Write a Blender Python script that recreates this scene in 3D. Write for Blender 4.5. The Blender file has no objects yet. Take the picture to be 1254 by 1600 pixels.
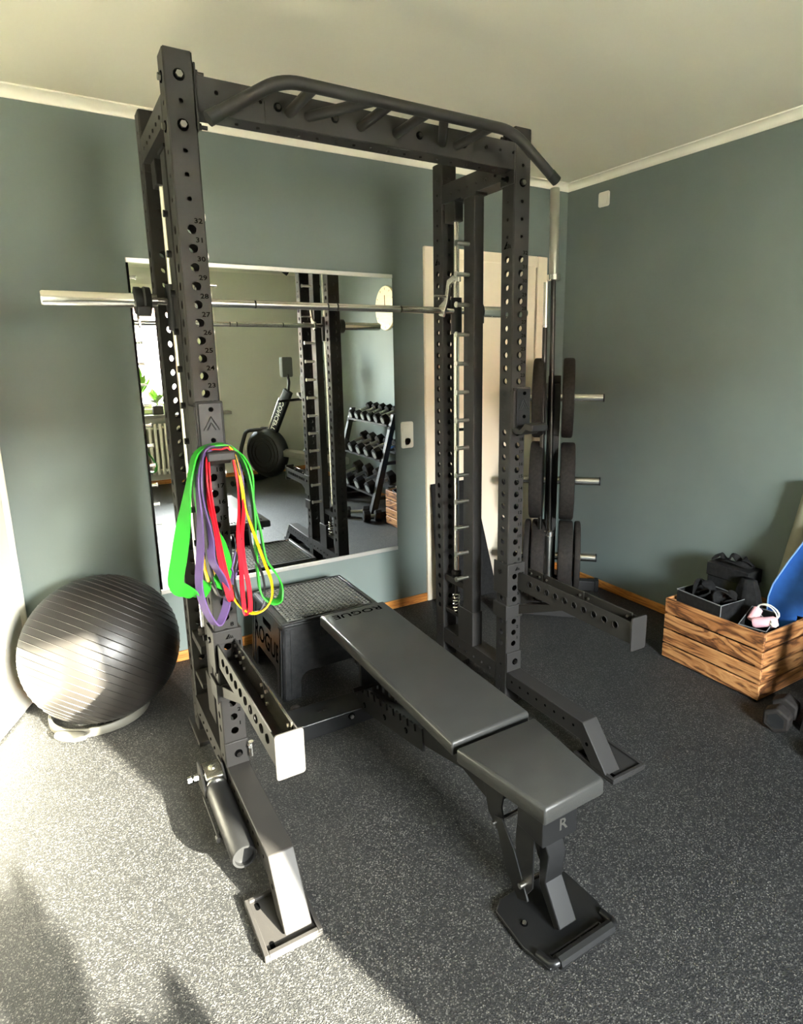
import bpy, bmesh, math, random
from mathutils import Vector, Matrix

S = bpy.context.scene
COL = S.collection
random.seed(7)

# ------------------------------------------------------------------ camera
cam_d = bpy.data.cameras.new('camera')
cam = bpy.data.objects.new('camera', cam_d)
COL.objects.link(cam)
_r = Vector((0.85241, -0.52280, -0.00906)); _u = Vector((0.11900, 0.17709, 0.97697)); _f = Vector((0.50915, 0.83386, -0.21317))
_m = Matrix((_r, _u, -_f)).transposed().to_4x4()
_m.translation = Vector((-0.9765, -1.9029, 1.4867))
cam.matrix_world = _m
cam_d.sensor_fit = 'VERTICAL'
cam_d.sensor_height = 32.0
cam_d.lens = 968.127 / 1600 * 32.0
cam_d.shift_x = (627 - 674.61) / 1600
cam_d.shift_y = (764.36 - 800) / 1600
cam_d.clip_start = 0.02
S.camera = cam

# ------------------------------------------------------------------ sky, sun, exposure
SUN_DIR = Vector((-0.34, 1.0, -0.368)).normalized()      # the way the sunlight travels
w = bpy.data.worlds.new('sky'); S.world = w; w.use_nodes = True
nt = w.node_tree
bg = nt.nodes['Background']
sky = nt.nodes.new('ShaderNodeTexSky')
sky.sky_type = 'NISHITA'; sky.sun_disc = False
sky.sun_elevation = math.radians(21); sky.sun_rotation = math.radians(161)
sky.air_density = 1.0; sky.dust_density = 0.5; sky.ozone_density = 1.0
hs = nt.nodes.new('ShaderNodeHueSaturation'); hs.inputs['Saturation'].default_value = 0.30
nt.links.new(sky.outputs[0], hs.inputs['Color']); nt.links.new(hs.outputs[0], bg.inputs[0])
bg.inputs[1].default_value = 22.5
sun_d = bpy.data.lights.new('sun', 'SUN'); sun_d.energy = 112.0; sun_d.angle = math.radians(0.6); sun_d.color = (1.0, 0.93, 0.80)
sun = bpy.data.objects.new('sun', sun_d); COL.objects.link(sun)
sun.location = (1.5, -8, 4)
sun.rotation_euler = SUN_DIR.to_track_quat('-Z', 'Y').to_euler()
# light portal that fills the window opening (samples the sky, adds no light)
po_d = bpy.data.lights.new('window_portal', 'AREA'); po_d.shape = 'RECTANGLE'; po_d.size = 1.22; po_d.size_y = 1.37
po_d.cycles.is_portal = True
po = bpy.data.objects.new('window_portal', po_d); COL.objects.link(po)
po.location = (0.11, -3.855, 1.515); po.rotation_euler = (math.radians(90), 0, 0)

vs = S.view_settings
S.display_settings.display_device = 'sRGB'
vs.view_transform = 'Standard'; vs.look = 'None'; vs.gamma = 1.0; vs.use_curve_mapping = False
vs.exposure = 0.85
S.cycles.max_bounces = 14; S.cycles.diffuse_bounces = 8; S.cycles.glossy_bounces = 6; S.cycles.transmission_bounces = 8
S.cycles.caustics_reflective = False; S.cycles.caustics_refractive = False
S.cycles.sample_clamp_indirect = 0.0
S.cycles.use_denoising = True

# ------------------------------------------------------------------ helpers
OFF = {}
def lin(c):
    c = c / 255.0
    return c / 12.92 if c <= 0.04045 else ((c + 0.055) / 1.055) ** 2.4
def rgb(r, g, b): return (lin(r), lin(g), lin(b), 1.0)

def mat(name, col, rough=0.5, metal=0.0, var=0.0, vscale=8.0, bump=0.0, bscale=300.0, spec=None, coat=0.0, stretch=None):
    m = bpy.data.materials.new(name); m.use_nodes = True
    n = m.node_tree.nodes; l = m.node_tree.links; b = n['Principled BSDF']
    c = rgb(*col)
    b.inputs['Base Color'].default_value = c; b.inputs['Roughness'].default_value = rough; b.inputs['Metallic'].default_value = metal
    if spec is not None: b.inputs['Specular IOR Level'].default_value = spec
    if coat: b.inputs['Coat Weight'].default_value = coat; b.inputs['Coat Roughness'].default_value = 0.2
    if var or bump:
        tc = n.new('ShaderNodeTexCoord'); src = tc.outputs['Object']
        if stretch:
            mp = n.new('ShaderNodeMapping'); mp.inputs['Scale'].default_value = stretch; l.new(src, mp.inputs[0]); src = mp.outputs[0]
    if var:
        t = n.new('ShaderNodeTexNoise'); t.inputs['Scale'].default_value = vscale; t.inputs['Detail'].default_value = 5
        l.new(src, t.inputs['Vector'])
        r = n.new('ShaderNodeValToRGB')
        r.color_ramp.elements[0].position = 0.3; r.color_ramp.elements[1].position = 0.7
        r.color_ramp.elements[0].color = tuple(x * (1 - var) for x in c[:3]) + (1,)
        r.color_ramp.elements[1].color = tuple(min(1, x * (1 + var)) for x in c[:3]) + (1,)
        l.new(t.outputs[0], r.inputs[0]); l.new(r.outputs[0], b.inputs['Base Color'])
    if bump:
        t2 = n.new('ShaderNodeTexNoise'); t2.inputs['Scale'].default_value = bscale; t2.inputs['Detail'].default_value = 2
        l.new(src, t2.inputs['Vector'])
        bp = n.new('ShaderNodeBump'); bp.inputs['Strength'].default_value = bump; bp.inputs['Distance'].default_value = 0.002
        l.new(t2.outputs[0], bp.inputs['Height']); l.new(bp.outputs[0], b.inputs['Normal'])
    return m

def frame_from(d, hint=None):
    d = Vector(d).normalized()
    h = Vector(hint) if hint else (Vector((0, 0, 1)) if abs(d.z) < 0.9 else Vector((1, 0, 0)))
    a = d.cross(h).normalized(); b = d.cross(a).normalized()
    return a, b

class MB:
    def __init__(s): s.v = []; s.f = []
    def add(s, vs_, fs_, M=None):
        o = len(s.v)
        s.v += [(M @ Vector(p)) if M else Vector(p) for p in vs_]
        s.f += [tuple(i + o for i in f) for f in fs_]
        return s
    def box(s, x0, x1, y0, y1, z0, z1, M=None):
        p = [(x0, y0, z0), (x1, y0, z0), (x1, y1, z0), (x0, y1, z0), (x0, y0, z1), (x1, y0, z1), (x1, y1, z1), (x0, y1, z1)]
        return s.add(p, [(0, 3, 2, 1), (4, 5, 6, 7), (0, 1, 5, 4), (1, 2, 6, 5), (2, 3, 7, 6), (3, 0, 4, 7)], M)
    def cyl(s, p0, p1, r, n=16, r2=None, caps=True, M=None):
        p0 = Vector(p0); p1 = Vector(p1); r2 = r if r2 is None else r2
        a, b = frame_from(p1 - p0)
        vs_ = []
        for p, q in ((p0, r), (p1, r2)):
            for i in range(n):
                t = 2 * math.pi * i / n
                vs_.append(p + (a * math.cos(t) + b * math.sin(t)) * q)
        fs_ = [(i, (i + 1) % n, n + (i + 1) % n, n + i) for i in range(n)]
        if caps: fs_ += [tuple(range(n))[::-1], tuple(range(n, 2 * n))]
        return s.add(vs_, fs_, M)
    def tube(s, pts, r, n=10, closed=False, M=None, sx=1.0):
        pts = [Vector(p) for p in pts]; k = len(pts); vs_ = []; prev = None
        for i, p in enumerate(pts):
            if closed: d = pts[(i + 1) % k] - pts[i - 1]
            else: d = pts[min(i + 1, k - 1)] - pts[max(i - 1, 0)]
            d = d.normalized()
            if prev is None: a, b = frame_from(d)
            else:
                a = prev - d * prev.dot(d); a.normalize(); b = d.cross(a).normalized()
            prev = a
            rr = r[i] if isinstance(r, (list, tuple)) else r
            for j in range(n):
                t = 2 * math.pi * j / n
                vs_.append(p + (a * math.cos(t) * sx + b * math.sin(t)) * rr)
        fs_ = []
        for i in range(k if closed else k - 1):
            i2 = (i + 1) % k
            for j in range(n):
                j2 = (j + 1) % n
                fs_.append((i * n + j, i * n + j2, i2 * n + j2, i2 * n + j))
        if not closed: fs_ += [tuple(range(n))[::-1], tuple(range((k - 1) * n, k * n))]
        return s.add(vs_, fs_, M)
    def lathe(s, prof, n=24, M=None, closed=False):
        vs_ = []; k = len(prof)
        for r, z in prof:
            for j in range(n):
                t = 2 * math.pi * j / n
                vs_.append((r * math.cos(t), r * math.sin(t), z))
        fs_ = []
        for i in range(k if closed else k - 1):
            i2 = (i + 1) % k
            for j in range(n):
                j2 = (j + 1) % n
                fs_.append((i * n + j, i * n + j2, i2 * n + j2, i2 * n + j))
        if not closed: fs_ += [tuple(range(n))[::-1], tuple(range((k - 1) * n, k * n))]
        return s.add(vs_, fs_, M)
    def prism(s, poly, a0, a1, axis='x', M=None):
        def P(q, a):
            return {'x': (a, q[0], q[1]), 'y': (q[0], a, q[1]), 'z': (q[0], q[1], a)}[axis]
        n = len(poly)
        vs_ = [P(q, a0) for q in poly] + [P(q, a1) for q in poly]
        return s.add(vs_, [tuple(range(n))[::-1], tuple(range(n, 2 * n))] + [(i, (i + 1) % n, n + (i + 1) % n, n + i) for i in range(n)], M)
    def panel(s, o, U, V, w_, h_, holes, th=0.003, n=12, M=None):
        # flat sheet with round holes (one column, sorted along V); each hole gets a rim of depth th
        o = Vector(o); U = Vector(U); V = Vector(V); N = U.cross(V)
        def quad(v0, v1):
            s.add([o + V * v0, o + U * w_ + V * v0, o + U * w_ + V * v1, o + V * v1], [(0, 1, 2, 3)], M)
        hs_ = sorted(holes, key=lambda q: q[1])
        if not hs_: quad(0, h_); return s
        cuts = []
        for a, b in zip(hs_, hs_[1:]): cuts.append((a[1] + a[2] + b[1] - b[2]) / 2)
        lo = max(0, hs_[0][1] - 0.03); hi = min(h_, hs_[-1][1] + 0.03)
        if lo > 1e-5: quad(0, lo)
        if hi < h_ - 1e-5: quad(hi, h_)
        bounds = [lo] + cuts + [hi]
        for (hu, hv, r), v0, v1 in zip(hs_, bounds, bounds[1:]):
            if v1 - v0 > 0.09:
                a0 = hv - 0.03; a1 = hv + 0.03
                if a0 > v0: quad(v0, a0); v0 = a0
                if a1 < v1: quad(a1, v1); v1 = a1
            inner = []; outer = []; angs = [2 * math.pi * (i + 0.5) / n for i in range(n)]
            for t in angs:
                c, q = math.cos(t), math.sin(t)
                inner.append((hu + r * c, hv + r * q))
                k = 1e9
                if c > 1e-6: k = min(k, (w_ - hu) / c)
                if c < -1e-6: k = min(k, -hu / c)
                if q > 1e-6: k = min(k, (v1 - hv) / q)
                if q < -1e-6: k = min(k, (v0 - hv) / q)
                outer.append((hu + k * c, hv + k * q))
            for cx_, cy_ in ((0, v0), (w_, v0), (w_, v1), (0, v1)):
                ta = math.atan2(cy_ - hv, cx_ - hu) % (2 * math.pi)
                i = min(range(n), key=lambda j: abs((angs[j] - ta + math.pi) % (2 * math.pi) - math.pi))
                outer[i] = (cx_, cy_)
            vs_ = [o + U * a + V * b for a, b in inner] + [o + U * a + V * b for a, b in outer] + [o + U * a + V * b - N * th for a, b in inner]
            fs_ = []
            for i in range(n):
                j = (i + 1) % n
                fs_.append((i, n + i, n + j, j)); fs_.append((i, j, 2 * n + j, 2 * n + i))
            s.add(vs_, fs_, M)
        return s
    def ribbon(s, pts, wdir, width, th, closed=True):
        # flat band along pts; wdir = list of unit width directions
        pts = [Vector(p) for p in pts]; k = len(pts); vs_ = []
        for i, p in enumerate(pts):
            d = (pts[(i + 1) % k] - pts[i - 1]).normalized()
            wv = Vector(wdir[i]); wv = (wv - d * wv.dot(d)).normalized(); nn = d.cross(wv).normalized()
            for a, b in ((-1, -1), (1, -1), (1, 1), (-1, 1)):
                vs_.append(p + wv * (a * width / 2) + nn * (b * th / 2))
        fs_ = []
        for i in range(k if closed else k - 1):
            i2 = (i + 1) % k
            for j in range(4):
                j2 = (j + 1) % 4
                fs_.append((i * 4 + j, i * 4 + j2, i2 * 4 + j2, i2 * 4 + j))
        return s.add(vs_, fs_)
    def text(s, string, size, M, align='CENTER'):
        vs_, fs_ = text_geo(string, align)
        return s.add([(p[0] * size, p[1] * size, 0) for p in vs_], fs_, M)
    def mesh(s, name, m, smooth=True, angle=38, off=None):
        me = bpy.data.meshes.new(name)
        off = off or Vector((0, 0, 0))
        me.from_pydata([tuple(p - off) for p in s.v], [], s.f)
        me.validate()
        me.materials.append(m)
        bm = bmesh.new(); bm.from_mesh(me)
        bmesh.ops.recalc_face_normals(bm, faces=bm.faces[:])
        bm.to_mesh(me); bm.free()
        if smooth:
            me.polygons.foreach_set('use_smooth', [True] * len(me.polygons))
            me.set_sharp_from_angle(angle=math.radians(angle))
        me.update()
        return me
    def build(s, name, m, parent=None, bevel=0, seg=2, smooth=True, angle=38, origin=None):
        off = OFF.get(parent.name, Vector((0, 0, 0))) if parent else (Vector(origin) if origin else Vector((0, 0, 0)))
        me = s.mesh(name, m, smooth, angle, off)
        o = bpy.data.objects.new(name, me); COL.objects.link(o)
        if parent: o.parent = parent
        elif origin: o.location = off
        OFF[o.name] = off
        if bevel:
            b = o.modifiers.new('bevel', 'BEVEL'); b.width = bevel; b.segments = seg; b.limit_method = 'ANGLE'; b.angle_limit = math.radians(40)
        return o

_txt = {}
def text_geo(string, align='CENTER'):
    k = (string, align)
    if k in _txt: return _txt[k]
    cu = bpy.data.curves.new('t', 'FONT'); cu.body = string; cu.size = 1.0; cu.align_x = align; cu.align_y = 'CENTER'; cu.resolution_u = 2; cu.offset = 0.018
    o = bpy.data.objects.new('t', cu); COL.objects.link(o)
    dg = bpy.context.evaluated_depsgraph_get(); dg.update()
    me = bpy.data.meshes.new_from_object(o.evaluated_get(dg))
    g = ([tuple(v.co) for v in me.vertices], [tuple(p.vertices) for p in me.polygons])
    bpy.data.objects.remove(o); bpy.data.curves.remove(cu); bpy.data.meshes.remove(me)
    _txt[k] = g
    return g

def thing(name, label, cat, loc=(0, 0, 0), rot=None, group=None, local=False):
    o = bpy.data.objects.new(name, None); COL.objects.link(o)
    o.empty_display_size = 0.05
    o.location = loc
    if rot: o.rotation_euler = rot
    o['label'] = label; o['category'] = cat
    if group: o['group'] = group
    OFF[o.name] = Vector((0, 0, 0)) if (rot or local) else Vector(loc)
    return o
def tag(o, label, cat, group=None):
    o['label'] = label; o['category'] = cat
    if group: o['group'] = group
    return o
def struct(o):
    o['kind'] = 'structure'; return o
def copy_tree(o, parent=None):
    c = o.copy(); COL.objects.link(c); OFF[c.name] = OFF.get(o.name, Vector((0, 0, 0)))
    c.parent = parent
    for ch in list(o.children): copy_tree(ch, c)
    return c
def basis(o, X, Y, Z=None):
    X = Vector(X).normalized(); Y = Vector(Y).normalized(); Z = Vector(Z) if Z else X.cross(Y)
    m = Matrix((X, Y, Z)).transposed().to_4x4(); m.translation = Vector(o); return m
def rrect(w_, h_, r, n=5, cx_=0, cy_=0):
    out = []
    for ox, oy, a0 in ((w_ / 2 - r, h_ / 2 - r, 0), (-w_ / 2 + r, h_ / 2 - r, 90), (-w_ / 2 + r, -h_ / 2 + r, 180), (w_ / 2 - r, -h_ / 2 + r, 270)):
        for i in range(n + 1):
            t = math.radians(a0 + 90 * i / n); out.append((cx_ + ox + r * math.cos(t), cy_ + oy + r * math.sin(t)))
    return out
def smooth_path(pts, sub=4, closed=False):
    P = [Vector(p) for p in pts]; k = len(P); out = []
    for i in range(k if closed else k - 1):
        if closed: a, b, c, d = P[i - 1], P[i], P[(i + 1) % k], P[(i + 2) % k]
        else: a, b, c, d = P[max(i - 1, 0)], P[i], P[i + 1], P[min(i + 2, k - 1)]
        for j in range(sub):
            t = j / sub
            out.append(0.5 * ((2 * b) + (c - a) * t + (2 * a - 5 * b + 4 * c - d) * t * t + (3 * b - a - 3 * c + d) * t ** 3))
    if not closed: out.append(P[-1])
    return out
def fillet(pts, r, n=6):
    P = [Vector(p) for p in pts]; out = [P[0]]
    for a, b, c in zip(P, P[1:], P[2:]):
        d1 = (a - b).normalized(); d2 = (c - b).normalized()
        p0 = b + d1 * r; p2 = b + d2 * r
        for i in range(n + 1):
            t = i / n; out.append(p0 * (1 - t) ** 2 + b * 2 * t * (1 - t) + p2 * t * t)
    out.append(P[-1]); return out
def hexbolt(mb, p, d, r=0.011, h=0.008, M=None):
    p = Vector(p); d = Vector(d).normalized()
    mb.cyl(p, p + d * 0.002, r * 1.25, 12, M=M); mb.cyl(p + d * 0.002, p + d * (0.002 + h), r, 6, M=M); return mb

def bolt(parent, p, d, r=0.011, h=0.008, m='dark_steel', name='bolt'):
    p = Vector(p); d = Vector(d).normalized()
    MB().cyl(p, p + d * 0.002, r * 1.35, 14).build('washer', M_['print'], parent)
    return MB().cyl(p + d * 0.002, p + d * (0.002 + h), r * 0.85, 6).build(name, M_[m], parent)

# ------------------------------------------------------------------ materials
M_ = {}
M_['wall'] = mat('teal_wall_paint', (106, 116, 111), 0.75, var=0.05, vscale=3.0, bump=0.10, bscale=90)
M_['wall_front'] = mat('sage_wall_paint', (208, 208, 194), 0.8, var=0.03, vscale=2.0, bump=0.10, bscale=90)
M_['wall_white'] = mat('white_wall_paint', (240, 236, 222), 0.7, var=0.02, vscale=2.0, bump=0.08, bscale=90)
M_['ceiling'] = mat('ceiling_paint', (232, 227, 210), 0.85, var=0.02, vscale=1.5, bump=0.10, bscale=60)
M_['white_lacquer'] = mat('white_lacquer', (232, 228, 214), 0.35, var=0.02, vscale=2)
M_['cream_lacquer'] = mat('cream_lacquer', (236, 222, 198), 0.45, var=0.04, vscale=2)
M_['seal'] = mat('brown_door_seal', (128, 84, 48), 0.6, var=0.1)
M_['frame'] = mat('black_powder_coat', (44, 42, 40), 0.50, var=0.05, vscale=4, bump=0.10, bscale=700, spec=0.22)
M_['print'] = mat('black_print', (5, 5, 5), 0.9, spec=0.0)
M_['bench_frame'] = mat('bench_black_paint', (19, 19, 19), 0.36, var=0.06, vscale=6, spec=0.4)
M_['steel'] = mat('brushed_steel', (205, 202, 192), 0.28, 1.0, var=0.04, vscale=20)
M_['zinc'] = mat('dull_zinc', (120, 117, 110), 0.4, 1.0)
M_['chrome'] = mat('chrome', (225, 222, 214), 0.20, 1.0, var=0.02, vscale=30)
M_['dark_steel'] = mat('dark_steel', (60, 58, 55), 0.35, 1.0)
M_['plastic'] = mat('black_plastic', (30, 30, 30), 0.45, var=0.1, vscale=10, bump=0.1, bscale=400, spec=0.3)
M_['rubber'] = mat('black_rubber', (40, 36, 33), 0.75, var=0.25, vscale=60, bump=0.25, bscale=260, spec=0.15)
M_['pad'] = mat('grey_black_vinyl', (46, 46, 44), 0.36, var=0.08, vscale=14, bump=0.18, bscale=420, spec=0.3)
M_['tube_black'] = mat('satin_black_tube', (20, 20, 20), 0.42, spec=0.35, var=0.05)
M_['mirror'] = mat('mirror_glass', (238, 240, 236), 0.0, 1.0)
M_['alu'] = mat('aluminium_strip', (196, 194, 186), 0.4, 0.7)
M_['ball'] = mat('grey_ball_vinyl', (36, 33, 30), 0.42, var=0.06, vscale=6, bump=0.05, bscale=200)
M_['ring'] = mat('grey_foam', (78, 76, 68), 0.6, var=0.05)
M_['white_plastic'] = mat('white_plastic', (230, 226, 212), 0.4)
M_['fabric'] = mat('black_fabric', (32, 31, 30), 0.9, var=0.25, vscale=60, bump=0.4, bscale=500, spec=0.1)
M_['grey_seam'] = mat('grey_piping', (110, 110, 108), 0.8)
M_['green_band'] = mat('green_latex', (44, 148, 40), 0.5, var=0.06, vscale=20, spec=0.2)
M_['purple_band'] = mat('purple_latex', (86, 66, 108), 0.5, var=0.06, vscale=20, spec=0.2)
M_['black_band'] = mat('black_latex', (30, 27, 27), 0.5, var=0.06, vscale=20, spec=0.2)
M_['yellow_band'] = mat('yellow_latex', (222, 172, 16), 0.5, var=0.06, vscale=20, spec=0.2)
M_['red_band'] = mat('red_latex', (196, 22, 36), 0.5, var=0.06, vscale=20, spec=0.2)
M_['blue_mat'] = mat('blue_foam', (38, 96, 178), 0.7, var=0.08, vscale=30, bump=0.2, bscale=300)
M_['blue_edge'] = mat('light_blue_edge', (130, 170, 220), 0.7)
M_['beige_mat'] = mat('beige_foam', (150, 146, 126), 0.8, var=0.05, vscale=30)
M_['pink'] = mat('pink_plastic', (222, 170, 176), 0.5, var=0.04)
M_['terracotta'] = mat('dark_clay', (70, 66, 62), 0.8, var=0.1)
M_['leaf'] = mat('plant_leaf', (120, 160, 50), 0.5, var=0.25, vscale=9)
M_['soil'] = mat('soil', (50, 38, 28), 1.0, var=0.3, vscale=60)
M_['uhmw'] = mat('glossy_dark_liner', (46, 44, 40), 0.12, var=0.05, vscale=5)
M_['clock'] = mat('pale_wood_clock', (214, 200, 160), 0.6, var=0.08, vscale=8, stretch=(1, 1, 6))
M_['db_end'] = mat('grey_dumbbell_end', (150, 150, 146), 0.5, 0.3)

def glass_mat():
    m = bpy.data.materials.new('window_glass'); m.use_nodes = True
    n = m.node_tree.nodes; l = m.node_tree.links
    for q in list(n): n.remove(q)
    out = n.new('ShaderNodeOutputMaterial'); t = n.new('ShaderNodeBsdfTransparent'); g = n.new('ShaderNodeBsdfGlossy'); g.inputs['Roughness'].default_value = 0.0
    fr = n.new('ShaderNodeFresnel'); fr.inputs['IOR'].default_value = 1.45
    t.inputs['Color'].default_value = (0.96, 0.98, 0.97, 1)
    mx = n.new('ShaderNodeMixShader'); l.new(fr.outputs[0], mx.inputs[0]); l.new(t.outputs[0], mx.inputs[1]); l.new(g.outputs[0], mx.inputs[2]); l.new(mx.outputs[0], out.inputs[0])
    return m
M_['glass'] = glass_mat()

def floor_mat():
    m = bpy.data.materials.new('speckled_rubber'); m.use_nodes = True
    n = m.node_tree.nodes; l = m.node_tree.links; b = n['Principled BSDF']
    geo = n.new('ShaderNodeNewGeometry')
    v = n.new('ShaderNodeTexVoronoi'); v.inputs['Scale'].default_value = 330; l.new(geo.outputs['Position'], v.inputs['Vector'])
    r = n.new('ShaderNodeValToRGB'); e = r.color_ramp.elements
    e[0].position = 0.0; e[0].color = rgb(18, 18, 18); e[1].position = 1.0; e[1].color = rgb(94, 92, 87)
    q = r.color_ramp.elements.new(0.55); q.color = rgb(27, 27, 26)
    q = r.color_ramp.elements.new(0.80); q.color = rgb(41, 40, 38)
    sep = n.new('ShaderNodeSeparateColor'); l.new(v.outputs['Color'], sep.inputs[0]); l.new(sep.outputs[0], r.inputs[0])
    t = n.new('ShaderNodeTexNoise'); t.inputs['Scale'].default_value = 2.2; t.inputs['Detail'].default_value = 6; l.new(geo.outputs['Position'], t.inputs['Vector'])
    mr = n.new('ShaderNodeMapRange'); mr.inputs[1].default_value = 0.3; mr.inputs[2].default_value = 0.7; mr.inputs[3].default_value = 0.82; mr.inputs[4].default_value = 1.2; l.new(t.outputs[0], mr.inputs[0])
    mx = n.new('ShaderNodeMix'); mx.data_type = 'RGBA'; mx.blend_type = 'MULTIPLY'; mx.inputs[0].default_value = 1.0
    l.new(r.outputs[0], mx.inputs[6]); l.new(mr.outputs[0], mx.inputs[7]); l.new(mx.outputs[2], b.inputs['Base Color'])
    b.inputs['Roughness'].default_value = 0.62
    bp = n.new('ShaderNodeBump'); bp.inputs['Strength'].default_value = 0.5; bp.inputs['Distance'].default_value = 0.003; l.new(v.outputs['Distance'], bp.inputs['Height']); l.new(bp.outputs[0], b.inputs['Normal'])
    return m
M_['floor'] = floor_mat()

def wood_mat(name, c0, c1, c2, axis_scale, grain=9.0, rough=0.55):
    m = bpy.data.materials.new(name); m.use_nodes = True
    n = m.node_tree.nodes; l = m.node_tree.links; b = n['Principled BSDF']
    tc = n.new('ShaderNodeTexCoord'); oi = n.new('ShaderNodeObjectInfo')
    mp = n.new('ShaderNodeMapping'); mp.inputs['Scale'].default_value = axis_scale; l.new(tc.outputs['Object'], mp.inputs[0])
    ad = n.new('ShaderNodeVectorMath'); ad.operation = 'ADD'; l.new(mp.outputs[0], ad.inputs[0])
    sc = n.new('ShaderNodeMath'); sc.operation = 'MULTIPLY'; sc.inputs[1].default_value = 40.0; l.new(oi.outputs['Random'], sc.inputs[0]); l.new(sc.outputs[0], ad.inputs[1])
    t = n.new('ShaderNodeTexNoise'); t.inputs['Scale'].default_value = grain; t.inputs['Detail'].default_value = 6; t.inputs['Distortion'].default_value = 1.2; l.new(ad.outputs[0], t.inputs['Vector'])
    wv = n.new('ShaderNodeMath'); wv.operation = 'MULTIPLY'; wv.inputs[1].default_value = 5.0; l.new(t.outputs[0], wv.inputs[0])
    fr = n.new('ShaderNodeMath'); fr.operation = 'PINGPONG'; fr.inputs[1].default_value = 0.5; l.new(wv.outputs[0], fr.inputs[0])
    r = n.new('ShaderNodeValToRGB'); e = r.color_ramp.elements
    e[0].position = 0.02; e[0].color = rgb(*c2); e[1].position = 0.5; e[1].color = rgb(*c0)
    q = r.color_ramp.elements.new(0.2); q.color = rgb(*c1)
    db = n.new('ShaderNodeMath'); db.operation = 'MULTIPLY'; db.inputs[1].default_value = 1.0; l.new(fr.outputs[0], db.inputs[0])
    l.new(db.outputs[0], r.inputs[0]); l.new(r.outputs[0], b.inputs['Base Color']); b.inputs['Roughness'].default_value = rough
    return m
M_['crate'] = wood_mat('flamed_pine', (192, 140, 88), (160, 104, 58), (84, 48, 24), (6, 0.9, 6), 2.4)
M_['crate_x'] = wood_mat('flamed_pine_end', (192, 140, 88), (160, 104, 58), (84, 48, 24), (0.9, 6, 6), 2.4)
M_['oak_x'] = wood_mat('oak_skirting_x', (206, 140, 66), (190, 122, 52), (160, 96, 38), (0.6, 8, 8), 4)
M_['oak_y'] = wood_mat('oak_skirting_y', (206, 140, 66), (190, 122, 52), (160, 96, 38), (8, 0.6, 8), 4)

# ================================================================== THE ROOM
XL, XR, YF, YB, H = -1.95, 1.922, -3.60, 1.188, 2.50
# floor: concrete bed plus rubber tiles laid with thin open joints
fl = struct(MB().box(XL, XR, YF, YB, -0.12, -0.0125).build('floor', M_['plastic']))
tile_w = 1.0
xs = [XL, -1.42, -0.42, 0.58, 1.58, XR]; ys = [YF, -3.215, -2.215, -1.215, -0.215, 0.785, YB]
for i in range(len(xs) - 1):
    for j in range(len(ys) - 1):
        a0, a1, b0, b1 = xs[i] + 0.0005, xs[i + 1] - 0.0005, ys[j] + 0.0005, ys[j + 1] - 0.0005
        MB().box(a0, a1, b0, b1, -0.012, 0).build('tile', M_['floor'], fl)
T = 0.25
# back wall with the opening of the passage door (left) and of the cream door
D1, D2 = (0.93, 1.69), (-1.95, -1.235)
wb = MB()
wb.box(D2[1], D1[0], YB, YB + T, -0.01, H)
wb.box(D1[1], XR + T, YB, YB + T, -0.01, H)
wb.box(D1[0], D1[1], YB, YB + T, 2.005, H)
wb.box(D1[0], D1[1], YB + 0.06, YB + T, -0.01, 2.005)  # unseen backing added behind the cream door, blocks sky light at its gaps
wb.box(XL - T, D2[1], YB, YB + T, 2.005, H)
struct(wb.build('wall_back', M_['wall'], smooth=False))
struct(MB().box(XR, XR + T, YF - T, YB, -0.01, H).build('wall_right', M_['wall'], smooth=False))
struct(MB().box(XL - T, XL, YF - T, YB, -0.01, H).build('wall_left', M_['wall_front'], smooth=False))
struct(MB().box(XL - T, XR + T, YF - T, YB + T, H, H + 0.15).build('ceiling', M_['ceiling'], smooth=False))
# passage behind the open door
struct(MB().box(XL - T, -0.95, YB + T + 0.9, YB + T + 1.0, -0.02, H).box(-1.0, -0.95, YB + T, YB + T + 0.9, -0.02, H)
       .box(XL - T, XL - T + 0.05, YB + T, YB + T + 0.9, -0.02, H).box(XL - T, -0.95, YB + T, YB + T + 1.0, H, H + 0.05)
       .box(XL - T, -0.95, YB, YB + T + 1.0, -0.07, -0.02).build('wall_passage', M_['wall_white'], smooth=False))
# front wall with window
WX0, WX1, WZ0, WZ1 = -0.50, 0.72, 0.83, 2.20
wf = MB()
wf.box(XL, WX0, YF - T, YF, -0.01, H); wf.box(WX1, XR, YF - T, YF, -0.01, H)
wf.box(WX0, WX1, YF - T, YF, -0.01, WZ0); wf.box(WX0, WX1, YF - T, YF, WZ1, H)
struct(wf.build('wall_front', M_['wall_front'], smooth=False))
# cove strip between wall and ceiling
def cove(name, p0, p1, inward):
    p0 = Vector(p0); p1 = Vector(p1); n_ = Vector(inward); prof = [(0, 0), (0, -0.042), (0.006, -0.042)]
    for i in range(5):
        t = math.pi / 2 * i / 4; prof.append((0.04 - 0.034 * math.cos(t), -0.04 + 0.034 * math.sin(t)))
    prof += [(0.042, -0.006), (0.042, 0)]
    vs_ = []
    for p in (p0, p1):
        for a, b in prof: vs_.append(p + n_ * a + Vector((0, 0, H + b)))
    k = len(prof)
    m = MB(); m.add(vs_, [(i, (i + 1) % k, k + (i + 1) % k, k + i) for i in range(k)])
    return struct(m.build(name, M_['white_lacquer']))
cove('trim_1', (XL, YB, 0), (XR, YB, 0), (0, -1, 0))
cove('trim_2', (XR, YF, 0), (XR, YB, 0), (-1, 0, 0))
cove('trim_3', (XL, YF, 0), (XR, YF, 0), (0, 1, 0))
cove('trim_4', (XL, YF, 0), (XL, YB, 0), (1, 0, 0))
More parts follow.
